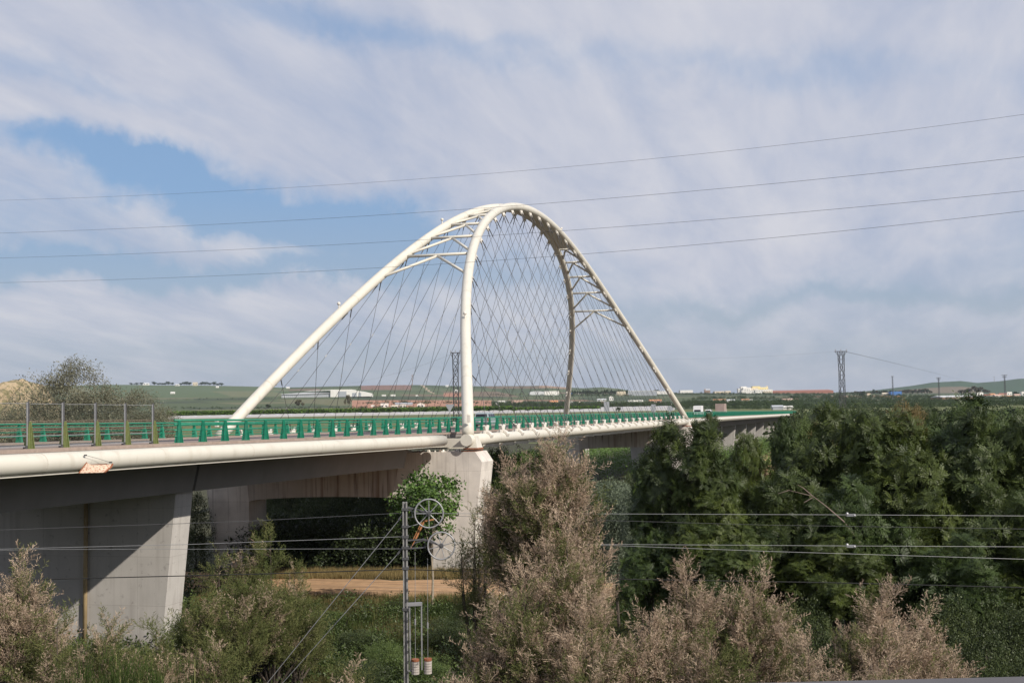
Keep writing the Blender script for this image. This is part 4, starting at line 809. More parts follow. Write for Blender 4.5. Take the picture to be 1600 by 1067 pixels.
M_wire = mat('bright_wire', (.36, .36, .36), .4, .05, 3, metal=.5)
straight('catenary_wire', 'dark top wire reaching the railway mast from the left', [(-90, 831), (385, 814), (634, 801)], .008, M_cable)
straight('catenary_wire', 'bright wire reaching the middle of the railway mast from the left', [(-90, 860), (60, 856), (300, 850), (632, 838)], .008, M_wire)
straight('catenary_wire', 'thin pale wire just below the bright one, left of the railway mast', [(-90, 862), (60, 858), (632, 857)], .006, M_wire)
straight('signal_cable', 'thick black bundled cable passing across the lower part of the railway mast', [(-90, 912), (90, 904), (400, 896.5), (633, 889), (760, 893.5), (950, 904), (1300, 910), (1700, 920)], .016, M_black)
o = straight('catenary_wire', 'bright wire running right from the upper tensioning wheel', [(692, 802), (945, 802.5), (1330, 804), (1720, 806.5)], .0075, M_wire)
obj('wire_clamp', join(box(-.14, .14, -.03, .03, -.05, .03), sphere((-.12, 0, .03), .05, 6, 4), sphere((.1, 0, -.02), .05, 6, 4)), M_galv, o).location = tuple(pp(1330, 804))
o = straight('catenary_wire', 'bright wire running right from the lower tensioning wheel', [(711, 847), (945, 850), (1330, 852.5), (1720, 854.5)], .0075, M_wire)
obj('wire_clamp', join(box(-.14, .14, -.03, .03, -.05, .03), sphere((-.12, 0, .03), .05, 6, 4), sphere((.1, 0, -.02), .05, 6, 4)), M_galv, o).location = tuple(pp(1330, 852.5))
straight('catenary_wire', 'bright wire slowly dropping below the others toward the right edge', [(711, 849), (960, 852), (1200, 861), (1720, 877)], .0075, M_wire)
straight('catenary_wire', 'faint dark wire between the two bright wires at the right', [(711, 806), (1200, 820), (1720, 828)], .006, M_cable)
# near parapet of the viewpoint, just entering the bottom edge
a, b = at(940, 1072, 2.6), at(1760, 1052.5, 2.6); d_ = np.array([0, 0, -.9]); bk = -FH * .5
tag(obj('parapet', hexa([a + d_, b + d_, b + d_ + bk, a + d_ + bk, a, b, b + bk, a + bk]), mat('dark_parapet', (.10, .095, .10), .8, .1, 4)), 'dark grey parapet edge at the very bottom right of the view', 'wall')
# ---------------------------------------------------------------- foliage
def rotz(a): c, s = np.cos(a), np.sin(a); return np.array([[c, -s, 0], [s, c, 0], [0, 0, 1]])
def basis(d, roll):
    "matrices taking +Z to each row of d, rolled"
    d = d / np.linalg.norm(d, axis=1, keepdims=True); ref = np.where(np.abs(d[:, 2:3]) < .95, [[0, 0, 1.]], [[1., 0, 0]]); x = np.cross(ref, d); x /= np.linalg.norm(x, axis=1, keepdims=True); y = np.cross(d, x)
    c, s = np.cos(roll)[:, None], np.sin(roll)[:, None]; return np.stack([x * c + y * s, y * c - x * s, d], 2)
def scatter(temps, P, Dv, sc, tint, jit=.12, tt=None):
    "place random templates (V n,k,3 polygons) at P along Dv"
    out = []; cols = []; w_ = rng.integers(0, len(temps), len(P)); B = basis(Dv, rng.uniform(0, 6.28, len(P)))
    for i, T in enumerate(temps):
        m = w_ == i
        if not m.any(): continue
        q = np.einsum('nij,kvj->nkvi', B[m] * sc[m][:, None, None], T) + P[m][:, None, None, :]
        out.append(q.reshape(-1, T.shape[1], 3)); c = np.repeat(tint[m][:, None], T.shape[0], 1)
        if tt is not None: c = c * tt[i][None]
        c = c * rng.uniform(1 - jit, 1 + jit, c.shape[:2] + (1,)); cols.append(c.reshape(-1, 3))
    q = np.concatenate(out); return q, np.concatenate(cols)
def poly_mesh(name, q, col, m, parent=None, kind=None):
    n, k, _ = q.shape; return np_mesh(name, q.reshape(-1, 3), np.arange(n * k).reshape(n, k), m, col, parent, kind)
# templates ----
def tam_template():
    "feathery plume along +Z, about 1 long, made of thin triangles"
    T = []
    bend = rng.uniform(-.25, .25, 2)
    def axis(t): return np.array([bend[0] * t * t, bend[1] * t * t, t])
    for k in range(11):
        t = .12 + .85 * k / 10; p = axis(t); a = rng.uniform(0, 6.28); L_ = (.34 - .22 * t) * rng.uniform(.7, 1.25); dr = np.array([math.cos(a) * .8, math.sin(a) * .8, rng.uniform(.45, .95)]); dr /= np.linalg.norm(dr)
        for j in range(5):
            s = (j + .5) / 5; b = p + dr * L_ * s; a2 = rng.uniform(0, 6.28); e = dr + .75 * np.array([math.cos(a2), math.sin(a2), .35]); e /= np.linalg.norm(e); l_ = rng.uniform(.07, .135)
            wd = np.cross(e, rng.normal(size=3)); wd = wd / np.linalg.norm(wd) * rng.uniform(.009, .017); T.append([b - wd, b + wd, b + e * l_])
        wd = np.cross(dr, rng.normal(size=3)); wd = wd / np.linalg.norm(wd) * .007; T.append([p - wd, p + wd, p + dr * L_])
    return np.array(T)
TAM = [tam_template() for _ in range(7)]
def ail_template():
    "rosette of long pinnate leaves round +Z"
    T = []; nl = 9
    for i in range(nl):
        a = 2 * math.pi * i / nl + rng.uniform(-.3, .3); up = rng.uniform(-.25, .95); L_ = rng.uniform(.42, .68); ca, sa = math.cos(a), math.sin(a)
        def ax_(t): return np.array([ca * L_ * t, sa * L_ * t, L_ * (up * t - (.24 * t * t))])
        sd = np.array([-sa, ca, 0]); npair = 8
        for k in range(npair):
            t = .2 + .75 * k / npair; p = ax_(t); f = (ax_(t + .05) - p); f /= np.linalg.norm(f); ll = .155 * (1 - .5 * abs(t - .5)) * rng.uniform(.85, 1.1)
            for s in (1, -1):
                d = sd * s * .9 + f * .35 + np.array([0, 0, -.10 + rng.uniform(-.22, .22)]); d /= np.linalg.norm(d); wv = f * .030
                T.append([p, p + d * ll * .45 + wv, p + d * ll, p + d * ll * .45 - wv * .8])
        p = ax_(.97); f = ax_(1.0) - ax_(.93); f /= np.linalg.norm(f); T.append([p, p + f * .07 + sd * .03, p + f * .14, p + f * .07 - sd * .03])
    return np.array(T)
AIL = [ail_template() for _ in range(5)]
def leaf_template(n=34, R=.42, l0=.10, l1=.17, asp=.5):
    T = []
    for i in range(n):
        d = rng.normal(size=3); d /= np.linalg.norm(d); p = d * R * rng.uniform(.3, 1) ; u = d + rng.normal(size=3) * .6 + np.array([0, 0, -.2]); u /= np.linalg.norm(u); s = np.cross(u, rng.normal(size=3)); s /= np.linalg.norm(s); l_ = rng.uniform(l0, l1)
        T.append([p, p + u * l_ * .5 + s * l_ * asp * .5, p + u * l_, p + u * l_ * .5 - s * l_ * asp * .5])
    return np.array(T)
BRD = [leaf_template() for _ in range(6)]
FIG = [leaf_template(30, .42, .17, .30, .62) for _ in range(5)]
WIL = [leaf_template(60, .48, .08, .15, .28) for _ in range(5)]
OLV = [leaf_template(44, .62, .16, .32, .30) for _ in range(5)]
OL2 = [leaf_template(80, .75, .10, .19, .34) for _ in range(5)]
FAR = [leaf_template(16, .62, .45, .85, .8) for _ in range(5)]
FA2 = [leaf_template(38, .75, .2, .42, .7) for _ in range(5)]
# crowns ----
def shell(blobs, n, inner=.55, up=.35):
    "points in the outer part of a set of ellipsoids, weighted by their surface"
    B = np.array(blobs, float); wgt = (B[:, 3] * B[:, 4]) ** .9; idx = rng.choice(len(B), n, p=wgt / wgt.sum())
    d = rng.normal(size=(n, 3)); d[:, 2] += up * .6; d /= np.linalg.norm(d, axis=1, keepdims=True); r_ = rng.uniform(inner, 1.05, n)[:, None]
    P = B[idx, :3] + d * r_ * B[idx][:, [3, 3, 4]]
    # drop points buried deep inside another blob
    keep = np.ones(n, bool)
    for b in B:
        e = (((P - b[:3]) / b[[3, 3, 4]]) ** 2).sum(1) < .30; keep &= ~e
    return P[keep], d[keep]
def limbs(base, blobs, r0, m, parent, nstem=1, seed=0, name='trunk', spread=.3):
    r = random.Random(seed); base = np.array(base, float); ms = []
    cx = np.mean([b[:3] for b in blobs], 0); fork = base + (cx - base) * np.array([.35, .35, .45])
    for s in range(nstem):
        a = base + np.array([r.uniform(-spread, spread), r.uniform(-spread, spread), 0]) * (nstem > 1); f = fork + np.array([r.uniform(-.5, .5), r.uniform(-.5, .5), r.uniform(-.5, .5)]) * (nstem > 1)
        mid_ = (a + f) / 2 + np.array([r.uniform(-.25, .25), r.uniform(-.25, .25), 0]); ms.append(tube([a - (0, 0, .4), a, mid_, f], [r0 * 1.25, r0, r0 * .8, r0 * .6], 7))
        for b in blobs[s::nstem]:
            c = np.array(b[:3]); md = (f + c) / 2 + np.array([r.uniform(-.3, .3), r.uniform(-.3, .3), -.25]) * b[3] * .5
            ms.append(tube([f, md, c], [r0 * .5, r0 * .32, r0 * .14], 5))
            for q in range(5):
                e = c + np.array([r.uniform(-1, 1), r.uniform(-1, 1), r.uniform(-.3, 1)]) * np.array([b[3], b[3], b[4]]) * .85; st = md + (c - md) * r.uniform(.2, 1); ms.append(tube([st, (st + e) / 2 + np.array([0, 0, -.1]), e], [r0 * .2, r0 * .13, r0 * .05], 4))
    return obj(name, join(*ms), m, parent)
def blobset(c, R, H, n, seed, rmin=.35, rmax=.6):
    "blobs filling an ellipsoid centred c, half width R, half height H"
    r = random.Random(seed); out = []
    for i in range(n):
        for _ in range(30):
            p = [r.uniform(-1, 1) for _ in range(3)]
            if sum(q * q for q in p) < 1: break
        s = r.uniform(rmin, rmax); out.append((c[0] + p[0] * R * (1 - s * .6), c[1] + p[1] * R * (1 - s * .6), c[2] + p[2] * H * (1 - s * .6), R * s, max(H * s, R * s * .8) if H > R * .6 else H * s))
    return out
PINK = np.array([.37, .275, .20]); PINK2 = np.array([.52, .41, .31]); TGRN = np.array([.085, .11, .035]); TGR2 = np.array([.19, .19, .08])
def tamarisk(label, px, ytop, D, halfpx, n, pink=.75, seed=0, hdown=None, group=None, cat='tamarisk'):
    top = at(px, ytop + 12, D); R = halfpx / F_PX * D; base = np.array([top[0], top[1], GZ]); t = thing('tamarisk', label, cat, tuple(base), 0, group)
    Hh = top[2] - GZ; hd = hdown or min(Hh * .9, max(R * 2.4, 2.2)); r = random.Random(seed); z0 = Hh - hd; ms = []; P = []; Dr = []; G = []
    nst = max(7, int(n / 75)); lead = [0.0]
    for s in range(nst):
        a = r.uniform(0, 6.28); q = math.sqrt(r.uniform(0, 1)) * (0.15 if s == 0 else 1); ex, ey = R * q * math.cos(a), R * q * .9 * math.sin(a)
        ez = Hh - .15 if s == 0 else z0 + hd * (1 - .62 * q ** 1.6) * r.uniform(.42, 1.0)
        f = np.array([ex * .25, ey * .25, z0 * .8]); e = np.array([ex, ey, ez]); m1_ = f + (e - f) * .5 + np.array([ex * .18, ey * .18, 0]); pts = [np.array([ex * .08, ey * .08, -.3]), f, m1_, e]
        if s % 2 == 0 or s < 8: ms.append(tube(pts, [.075, .055, .028, .008], 5))
        gs = r.uniform(0, 1) < pink; nb = max(8, int(n / nst * .30)); Ln = max(.8, np.linalg.norm(e - f))
        for b in range(nb):
            tt_ = .18 + .82 * (b + r.random()) / nb; p = (1 - tt_) ** 2 * f + 2 * tt_ * (1 - tt_) * m1_ + tt_ ** 2 * e; a2 = r.uniform(0, 6.28); out = np.array([math.cos(a2), math.sin(a2), r.uniform(.1, .9)]) + np.array([ex, ey, 0]) / (R + .1) * .35; out = unit(out)
            Lb = (1.25 - .75 * tt_) * min(1.2, .45 * R + .25) * r.uniform(.5, 1.1); ns = 4 + int(4 * Lb); e2 = p + out * Lb
            if b % 3 == 0: ms.append(tube([p, e2], [.012, .004], 3, cap=False))
            gg = (gs and r.random() < .8) or (r.random() < pink * .45 and tt_ > .6)
            for k in range(ns):
                P.append(p + out * Lb * (k + .6) / ns); Dr.append(out * .7 + np.array([0, 0, .8]) + np.array([r.gauss(0, .3), r.gauss(0, .3), r.gauss(0, .2)])); G.append(gg if k > 0 else r.random() < .3)
        for k in range(3): P.append(e - np.array([0, 0, .25 * k])); Dr.append(np.array([r.gauss(0, .25), r.gauss(0, .25), 1.])); G.append(gs)
    P = np.array(P); Dr = np.array(Dr); G = np.array(G); sc = rng.uniform(.34, .74, len(P)) * min(1.3, max(.85, D / 34))
    cp = PINK + (PINK2 - PINK) * rng.uniform(0, 1, (len(P), 1)); cg = TGRN + (TGR2 - TGRN) * rng.uniform(0, 1, (len(P), 1)); col = np.where(G[:, None], cp, cg)
    q, cc = scatter(TAM, P, Dr, sc, col, .22); poly_mesh('crown', q, cc, M_plume, t); obj('trunk', join(*ms), M_bark, t)
    return t
A_G = np.array([.028, .044, .012]); A_G2 = np.array([.068, .092, .022])
ail_src = {}
def ail_crown(key, R, H, n, seed):
    bl = blobset((0, 0, 0), R, H, 26, seed, .24, .42); P, d = shell(bl, n, .35, .9); d = d * .55 + np.array([0, 0, 1.0]) + rng.normal(size=d.shape) * .2
    q, cc = scatter(AIL, P, d, rng.uniform(.85, 1.2, len(P)), A_G + (A_G2 - A_G) * rng.uniform(0, 1, (len(P), 1)) ** 1.5, .2)
    return q, cc, bl
def generic_tree(name, label, cat, px, ytop, D, halfpx, crown, trunk_m, depth=None, seed=0, group=None, rz=None, zb=None):
    "crown = key of a shared crown mesh; scaled to the size seen in the picture"
    top = at(px, ytop, D); R = halfpx / F_PX * D; zb = GZ if zb is None else zb
    t = thing(name, label, cat, (top[0], top[1], zb), 0, group); src = CROWN[crown]; H = top[2] - zb
    hh = (depth / F_PX * D / 2) if depth else min(H * .46, R * 1.25)
    o = bpy.data.objects.new('crown', src['me']); C.objects.link(o); o.parent = t; o.scale = (R, R, hh / src['H']); o.location = (0, 0, H - hh); o.rotation_euler = (0, 0, rz if rz is not None else random.Random(seed).uniform(0, 6.28))
    o2 = bpy.data.objects.new('trunk', src['tr']); C.objects.link(o2); o2.parent = t; o2.scale = (R, R, H - hh + .0); o2.rotation_euler = o.rotation_euler
    return t
CROWN = {}
def make_crown(key, temps, n, nb, sc, c0, c1, m, trunk_m, seed, inner=.4, rmin=.26, rmax=.46, H=1.0, jit=.2, dirup=.5, tr=.05, updir=0):
    "unit crown (half width 1); sc is template size relative to the crown half width"
    bl = blobset((0, 0, 0), 1, H, nb, seed, rmin, rmax) if H == 1 else [(x, y, z, rr_, rr_) for x, y, z, rr_, _ in blobset((0, 0, 0), 1, H, nb, seed, rmin, rmax)]; P, d = shell(bl, n, inner, .6); d = d + rng.normal(size=d.shape) * .3 + np.array([0, 0, updir])
    col = np.array(c0) + (np.array(c1) - np.array(c0)) * rng.uniform(0, 1, (len(P), 1))
    q, cc = scatter(temps, P, d, rng.uniform(.75, 1.2, len(P)) * sc, col, jit); o = poly_mesh('crown', q, cc, m); me = o.data; bpy.data.objects.remove(o)
    ms = [tube([(0, 0, -.05), (.03, 0, .3), (-.02, .02, .6), (0, 0, 1.0)], [tr, tr * .85, tr * .7, tr * .5], 6)]; r = random.Random(seed)
    for i in range(7): a = r.uniform(0, 6.28); ms.append(tube([(0, 0, r.uniform(.5, .8)), (.25 * math.cos(a), .25 * math.sin(a), .92), (.5 * math.cos(a), .5 * math.sin(a), .95 + r.uniform(.0, .12))], [tr * .4, tr * .25, tr * .1], 4))
    o = obj('trunk', join(*ms), trunk_m); tm = o.data; bpy.data.objects.remove(o)
    CROWN[key] = {'me': me, 'tr': tm, 'H': H}
make_crown('ail1', AIL, 1300, 46, .28, A_G, A_G2, M_leaf, M_bark, 1, updir=.15, H=1.25, rmin=.2, rmax=.38, inner=.5)
make_crown('ail2', AIL, 1500, 44, .25, A_G * (1.15, 1.1, .9), A_G2 * (1.15, 1.1, .9), M_leaf, M_bark, 2, updir=.15, H=1.25, rmin=.2, rmax=.38, inner=.5)
make_crown('ail3', AIL, 1000, 32, .30, A_G * (.95, 1.0, 1.05), A_G2 * (.85, .95, 1.0), M_leaf, M_bark, 3, updir=.15, H=1.1, rmin=.2, rmax=.4, inner=.5)
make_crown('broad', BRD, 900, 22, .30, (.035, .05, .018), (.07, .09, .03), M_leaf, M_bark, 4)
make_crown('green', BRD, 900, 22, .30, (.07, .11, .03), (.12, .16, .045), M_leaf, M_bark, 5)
make_crown('brown', BRD, 900, 18, .30, (.13, .10, .04), (.20, .15, .06), M_leaf, M_bark, 6)
make_crown('olive', OL2, 1150, 46, .24, (.10, .10, .06), (.21, .20, .14), M_leaf, M_barkp, 7, inner=.3, rmin=.2, rmax=.4)
make_crown('willow', OLV, 1100, 24, .26, (.085, .11, .065), (.16, .19, .13), M_leaf, M_bark, 8)
make_crown('fig', FIG, 230, 20, .40, (.055, .10, .022), (.10, .17, .035), M_leaf, M_barkp, 9, tr=.03)
make_crown('far1', FAR, 60, 8, .30, (.035, .055, .025), (.06, .085, .035), M_far, M_bark, 10)
make_crown('far2', FAR, 60, 6, .30, (.05, .075, .03), (.085, .11, .045), M_far, M_bark, 11)
make_crown('far3', FAR, 50, 5, .34, (.075, .07, .045), (.11, .10, .06), M_far, M_bark, 12)
GT = generic_tree
# trees of heaven
for i, (lab, px, yt, D, hp, key, dep) in enumerate([
  ('tree of heaven whose top leaves cover the lower end of the near arch', 1078, 640, 52, 78, 'ail1', 250),
  ('low dark spreading tree of heaven left of the others, below the bridge edge', 1015, 700, 56, 42, 'ail3', 150),
  ('tree of heaven in front of the far piers, its top level with the deck edge', 1165, 672, 54, 66, 'ail2', 270),
  ('slim tree of heaven whose tip covers the very end of the visible bridge', 1228, 652, 60, 26, 'ail3', 120),
  ('tall tree of heaven below the right lattice pylon', 1312, 622, 56, 100, 'ail1', 300),
  ('tree of heaven between the lattice pylon and the village', 1400, 636, 55, 100, 'ail2', 280),
  ('tree of heaven in front of the long pale shed roof', 1487, 620, 57, 104, 'ail3', 300),
  ('tree of heaven beneath the village roofs on the right', 1556, 632, 54, 98, 'ail1', 280),
  ('tree of heaven cut by the right edge of the frame', 1632, 628, 55, 100, 'ail2', 320),
  ('lower tree of heaven under the ones at the far piers', 1120, 760, 50, 90, 'ail2', 220),
  ('lower tree of heaven in the dark middle of the thicket', 1240, 730, 51, 90, 'ail1', 240),
  ('lower tree of heaven behind the wire clamps', 1350, 745, 50, 92, 'ail3', 230),
  ('lower tree of heaven right of the wire clamps', 1455, 760, 51, 90, 'ail2', 250),
  ('lower tree of heaven near the right edge', 1570, 750, 50, 95, 'ail1', 260),
  ('small tree of heaven in the shade beside the large tamarisk', 1010, 820, 50, 60, 'ail3', 140)]):
    GT('tree_of_heaven', lab, 'tree', px, yt, D, hp, key, M_bark, dep, seed=i)
for i, (lab, px, yt, D, hp, key, dep) in enumerate([
  ('orange brown tinged tree rising above the green ones at right', 1420, 618, 85, 40, 'brown', 120),
  ('brownish round tree just right of the visible end of the bridge', 1290, 652, 95, 34, 'brown', 110),
  ('small brown bush tree under the bridge end', 1265, 690, 110, 26, 'brown', 60),
  ('bright green bushy tree under the far end of the bridge', 1255, 706, 90, 42, 'green', 110),
  ('dark round tree behind the right hand trees of heaven', 1345, 650, 90, 52, 'broad', 120),
  ('dark green tree behind the gap left of the village', 1500, 652, 95, 60, 'broad', 130),
  ('green tree behind the trees of heaven at the right edge', 1590, 655, 92, 55, 'green', 120),
  ('mid green shrub tree behind the thicket centre', 1200, 735, 80, 60, 'green', 130),
  ('silvery green willow like tree right of the large tamarisk', 962, 742, 72, 58, 'willow', 150),
  ('second silvery willow like tree lower down behind the tamarisk', 905, 790, 68, 46, 'willow', 110),
  ('third silvery willow like tree beside the dark trees of heaven', 1000, 752, 66, 40, 'willow', 120),
  ('small silvery shrub at the foot of the second portal pier', 1040, 775, 74, 34, 'willow', 90),
  ('bright leafy young tree in front of the nearest portal pier', 672, 722, 82, 66, 'fig', 125),
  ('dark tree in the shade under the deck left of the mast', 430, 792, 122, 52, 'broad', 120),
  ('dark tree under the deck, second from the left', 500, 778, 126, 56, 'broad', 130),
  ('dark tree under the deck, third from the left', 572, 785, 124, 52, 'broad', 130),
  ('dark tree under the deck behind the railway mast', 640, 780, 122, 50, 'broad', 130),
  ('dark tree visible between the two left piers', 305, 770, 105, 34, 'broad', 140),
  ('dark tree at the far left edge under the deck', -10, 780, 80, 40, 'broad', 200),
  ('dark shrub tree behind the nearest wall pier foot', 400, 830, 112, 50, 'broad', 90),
  ('small green tree seen through the gap above the portal cap', 630, 705, 150, 40, 'green', 120),
  ('green tree behind the arch foot right of the portal pier', 800, 690, 140, 50, 'green', 150),
  ('dark green tree behind the top of the large tamarisk', 850, 688, 150, 34, 'green', 130),
  ('large thin leaved olive coloured tree rising above the left screen', 105, 566, 96, 92, 'olive', 190),
  ('lower olive coloured tree at the left edge behind the screen', 10, 640, 92, 70, 'olive', 130),
  ('broad olive coloured tree right of the large one behind the screen', 205, 612, 100, 74, 'olive', 130)]):
    GT('tree', lab, 'tree', px, yt, D, hp, key, M_bark, dep, seed=40 + i)
gr_ = random.Random(31)
for k in range(22):
    GT('tree', 'dark green tree of the thicket behind the trees of heaven', 'tree', 1262 + k * 17.5 + gr_.uniform(-6, 6), 640 + gr_.uniform(-8, 14) + (8 if k < 3 else 0), 98 + gr_.uniform(0, 55), gr_.uniform(30, 46), ['broad', 'green', 'broad', 'ail3'][k % 4], M_bark, 150, seed=300 + k, group='trees filling the thicket behind the trees of heaven')
for k in range(20):
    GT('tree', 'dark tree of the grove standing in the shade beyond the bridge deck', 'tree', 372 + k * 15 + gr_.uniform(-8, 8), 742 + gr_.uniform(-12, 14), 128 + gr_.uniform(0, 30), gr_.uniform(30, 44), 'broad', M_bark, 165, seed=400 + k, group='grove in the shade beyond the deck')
for k in range(8):
    GT('tree', 'green tree of the belt between the orchard and the portal pier', 'tree', 770 + k * 11 + gr_.uniform(-6, 6), 700 + gr_.uniform(-10, 14), 150 + gr_.uniform(0, 25), gr_.uniform(24, 36), 'green', M_bark, 130, seed=450 + k, group='belt of trees behind the big tamarisk')
for i, (lab, px, yt, D, hp, key, dep) in enumerate([
  ('tree of heaven filling the notch left of the tall ones by the pylon', 1265, 668, 62, 52, 'ail3', 220), ('low crowned tree of heaven between the pylon and the brown tree', 1355, 668, 58, 62, 'ail2', 240),
  ('tree of heaven between the brown tree and the pale shed roof', 1445, 662, 59, 62, 'ail1', 240), ('tree of heaven filling the skyline under the village', 1525, 655, 60, 62, 'ail3', 240), ('tree of heaven lowest in the shade above the right tamarisks', 1300, 830, 48, 84, 'ail2', 150),
  ('tree of heaven in the deep shade at the lower right', 1500, 835, 48, 90, 'ail3', 170), ('tree of heaven in the deep shade above the left tamarisk crest', 1130, 815, 49, 84, 'ail1', 140), ('tree of heaven lowest at the right edge', 1610, 840, 48, 80, 'ail2', 180)]):
    GT('tree_of_heaven', lab, 'tree', px, yt, D, hp, key, M_bark, dep, seed=150 + i)
for k in range(6):
    GT('tree', 'dark shrub tree of the hedge below the orchard, behind the silvery willows', 'tree', 905 + k * 20 + gr_.uniform(-5, 5), 752 + gr_.uniform(-6, 8) - (8 if k > 3 else 0), 120 + gr_.uniform(0, 20), gr_.uniform(20, 30), 'broad', M_bark, 150, seed=480 + k, group='hedge of shrub trees below the orchard')
# tamarisks
for i, (lab, px, yt, D, hp, n, pk) in enumerate([
  ('tall pinkish tamarisk with a narrow tip reaching the tie tube', 868, 668, 34, 60, 1250, .78),
  ('pinkish green tamarisk left part of the big clump, right of the portal pier', 808, 716, 35, 50, 1150, .6),
  ('wispy thin tamarisk in front of the right edge of the portal pier', 738, 800, 37, 28, 80, .7),
  ('dense pink tamarisk in the middle of the big clump', 885, 800, 32, 76, 1350, .78),
  ('greener tamarisk low in the big clump left of centre', 815, 880, 31, 72, 1300, .55),
  ('dense pink tamarisk filling the bottom centre right', 930, 915, 30, 88, 1500, .85),
  ('pink tamarisk with a loose crest right of the big clump', 1075, 868, 31, 46, 700, .85),
  ('rounded pink tamarisk between the crest and the dark gap', 1175, 885, 31, 66, 1000, .85),
  ('low pink tamarisk at the bottom under the crest', 1110, 975, 29, 70, 900, .8),
  ('pink tamarisk with a pointed tip below the wire clamps', 1372, 906, 31, 76, 1200, .85),
  ('small pink tamarisk with arching sprays at the right', 1450, 950, 31, 46, 600, .85),
  ('low greenish tamarisk at the bottom right of centre', 1270, 985, 29, 76, 1000, .7),
  ('low pink tamarisk joining the crest and the big clump', 1010, 950, 30, 62, 1000, .8),
  ('low pink tamarisk spreading below the pointed one', 1400, 1005, 28, 90, 1100, .8),
  ('low pink tamarisk at the bottom near the mast weights', 750, 985, 31, 60, 900, .6),
  ('tan tamarisk at the left edge in front of the wall pier', 22, 862, 34, 62, 1000, .72),
  ('low mixed tamarisk at the bottom left before the pier foot', 90, 950, 33, 76, 900, .6),
  ('thin tan tamarisk sprays beside the yellowed drain pipe', 165, 962, 33, 56, 500, .75),
  ('low tan tamarisk right of the pier foot at the bottom', 245, 965, 34, 50, 600, .65),
  ('low brownish tamarisk at the bottom left of the guy wires', 330, 1000, 34, 62, 700, .55),
  ('low straw coloured tamarisk at the bottom below the track', 545, 1032, 36, 74, 500, .7)]):
    tamarisk(lab, px, yt, D, hp, int(n * 1.15), pk * .9, seed=70 + i)
for i, (lab, px, yt, D, hp, n, pk) in enumerate([
  ('green tamarisk with brown tips in front of the left portal leg', 425, 818, 56, 66, 1500, .14),
  ('green tamarisk left half of the clump beside the wall pier', 345, 862, 54, 66, 1500, .10),
  ('bushy green tamarisk between the two left piers', 392, 842, 58, 60, 1400, .1),
  ('dark green tamarisk low behind the guy wires', 462, 872, 57, 52, 800, .10)]):
    tamarisk(lab, px, yt, D, hp, n, pk, seed=95 + i, hdown=(1062 - yt) / F_PX * D * .9)
# far trees ----
r = random.Random(21)
def fartree(px, yt, yb, wpx, key, lab, D=None, group=None):
    D = D or D_for(px, yb); b = place(px, D); H = (yb - yt) / F_PX * D; R = wpx / 2 / F_PX * D
    t = thing('tree', lab, 'tree', tuple(b), 0, group); s_ = CROWN[key]; hh = H * .46
    o = bpy.data.objects.new('crown', s_['me']); C.objects.link(o); o.parent = t; o.scale = (R, R, hh); o.location = (0, 0, H - hh); o.rotation_euler = (0, 0, r.uniform(0, 6))
    o = bpy.data.objects.new('trunk', s_['tr']); C.objects.link(o); o.parent = t; o.scale = (R * .6, R * .6, H - hh)
for (px, yt, yb, wp, key, lab) in [(542, 613, 638, 10, 'far3', 'tall narrow grey tree standing alone before the warehouse'), (466, 622, 638, 13, 'far3', 'grey brown tree left of the tall narrow one before the warehouse'), (418, 630, 638, 12, 'far1', 'small dark tree just right of the left arch foot'), (630, 625.5, 631, 12, 'far1', 'dark round tree at the lower edge of the red field'), (964, 634, 644.5, 9, 'far1', 'dark bush standing before the second greenhouse strip'), (1024, 607.5, 612, 9, 'far1', 'tree above the roof of the long grey factory'),
        (1345, 612, 621, 10, 'far1', 'tree beside the beige tower house'), (1585, 610, 620, 12, 'far1', 'dark tree right of the white tower house'), (1238, 617, 624, 18, 'far1', 'wide dark tree below the red brick building'), (1363, 607, 614, 4, 'far1', 'slim dark tree on the right skyline')]:
    fartree(px, yt, yb, wp, key, lab)
for k, px in enumerate([204, 212, 220, 240, 246, 252, 257, 262, 268, 281, 287, 291, 295, 313, 319, 326, 333, 339, 345]):
    fartree(px, 597.5 - r.uniform(-1.8, 1.5), 603.5, r.uniform(6, 10), 'far1', 'dark tree of the row on the crest of the green hill', D=4650, group='trees on the crest of the green hill')
for k in range(26): 
    px = 893 + k * 3.4; fartree(px, 612 - r.uniform(1.5, 6), 618, r.uniform(4, 7), 'far1', 'dark conifer like tree of the wood below the hill behind the cables', D=2950, group='dark wood below the hill behind the cables')
for k in range(30):
    px = 1330 + k * 4.2 + r.uniform(-1, 1); top = 612 - 3 * math.exp(-((px - 1455) / 60) ** 2) * 1.2; fartree(px, top - r.uniform(0, 3) if px < 1410 else 605 + r.uniform(0, 4), 616.5, r.uniform(5, 9), ['far1', 'far3'][k % 2], 'dusty tree of the long row before the right hand hill', D=2900, group='long tree row before the right hand hill')
for k, (px, yt, w_) in enumerate([(1510, 604, 14), (1520, 600, 14), (1530, 602, 14), (1538, 606, 12), (1500, 607, 12)]):
    fartree(px, yt, 616, w_, 'far3', 'tall grey green tree of the clump above the village houses', D=2700, group='tree clump above the village')
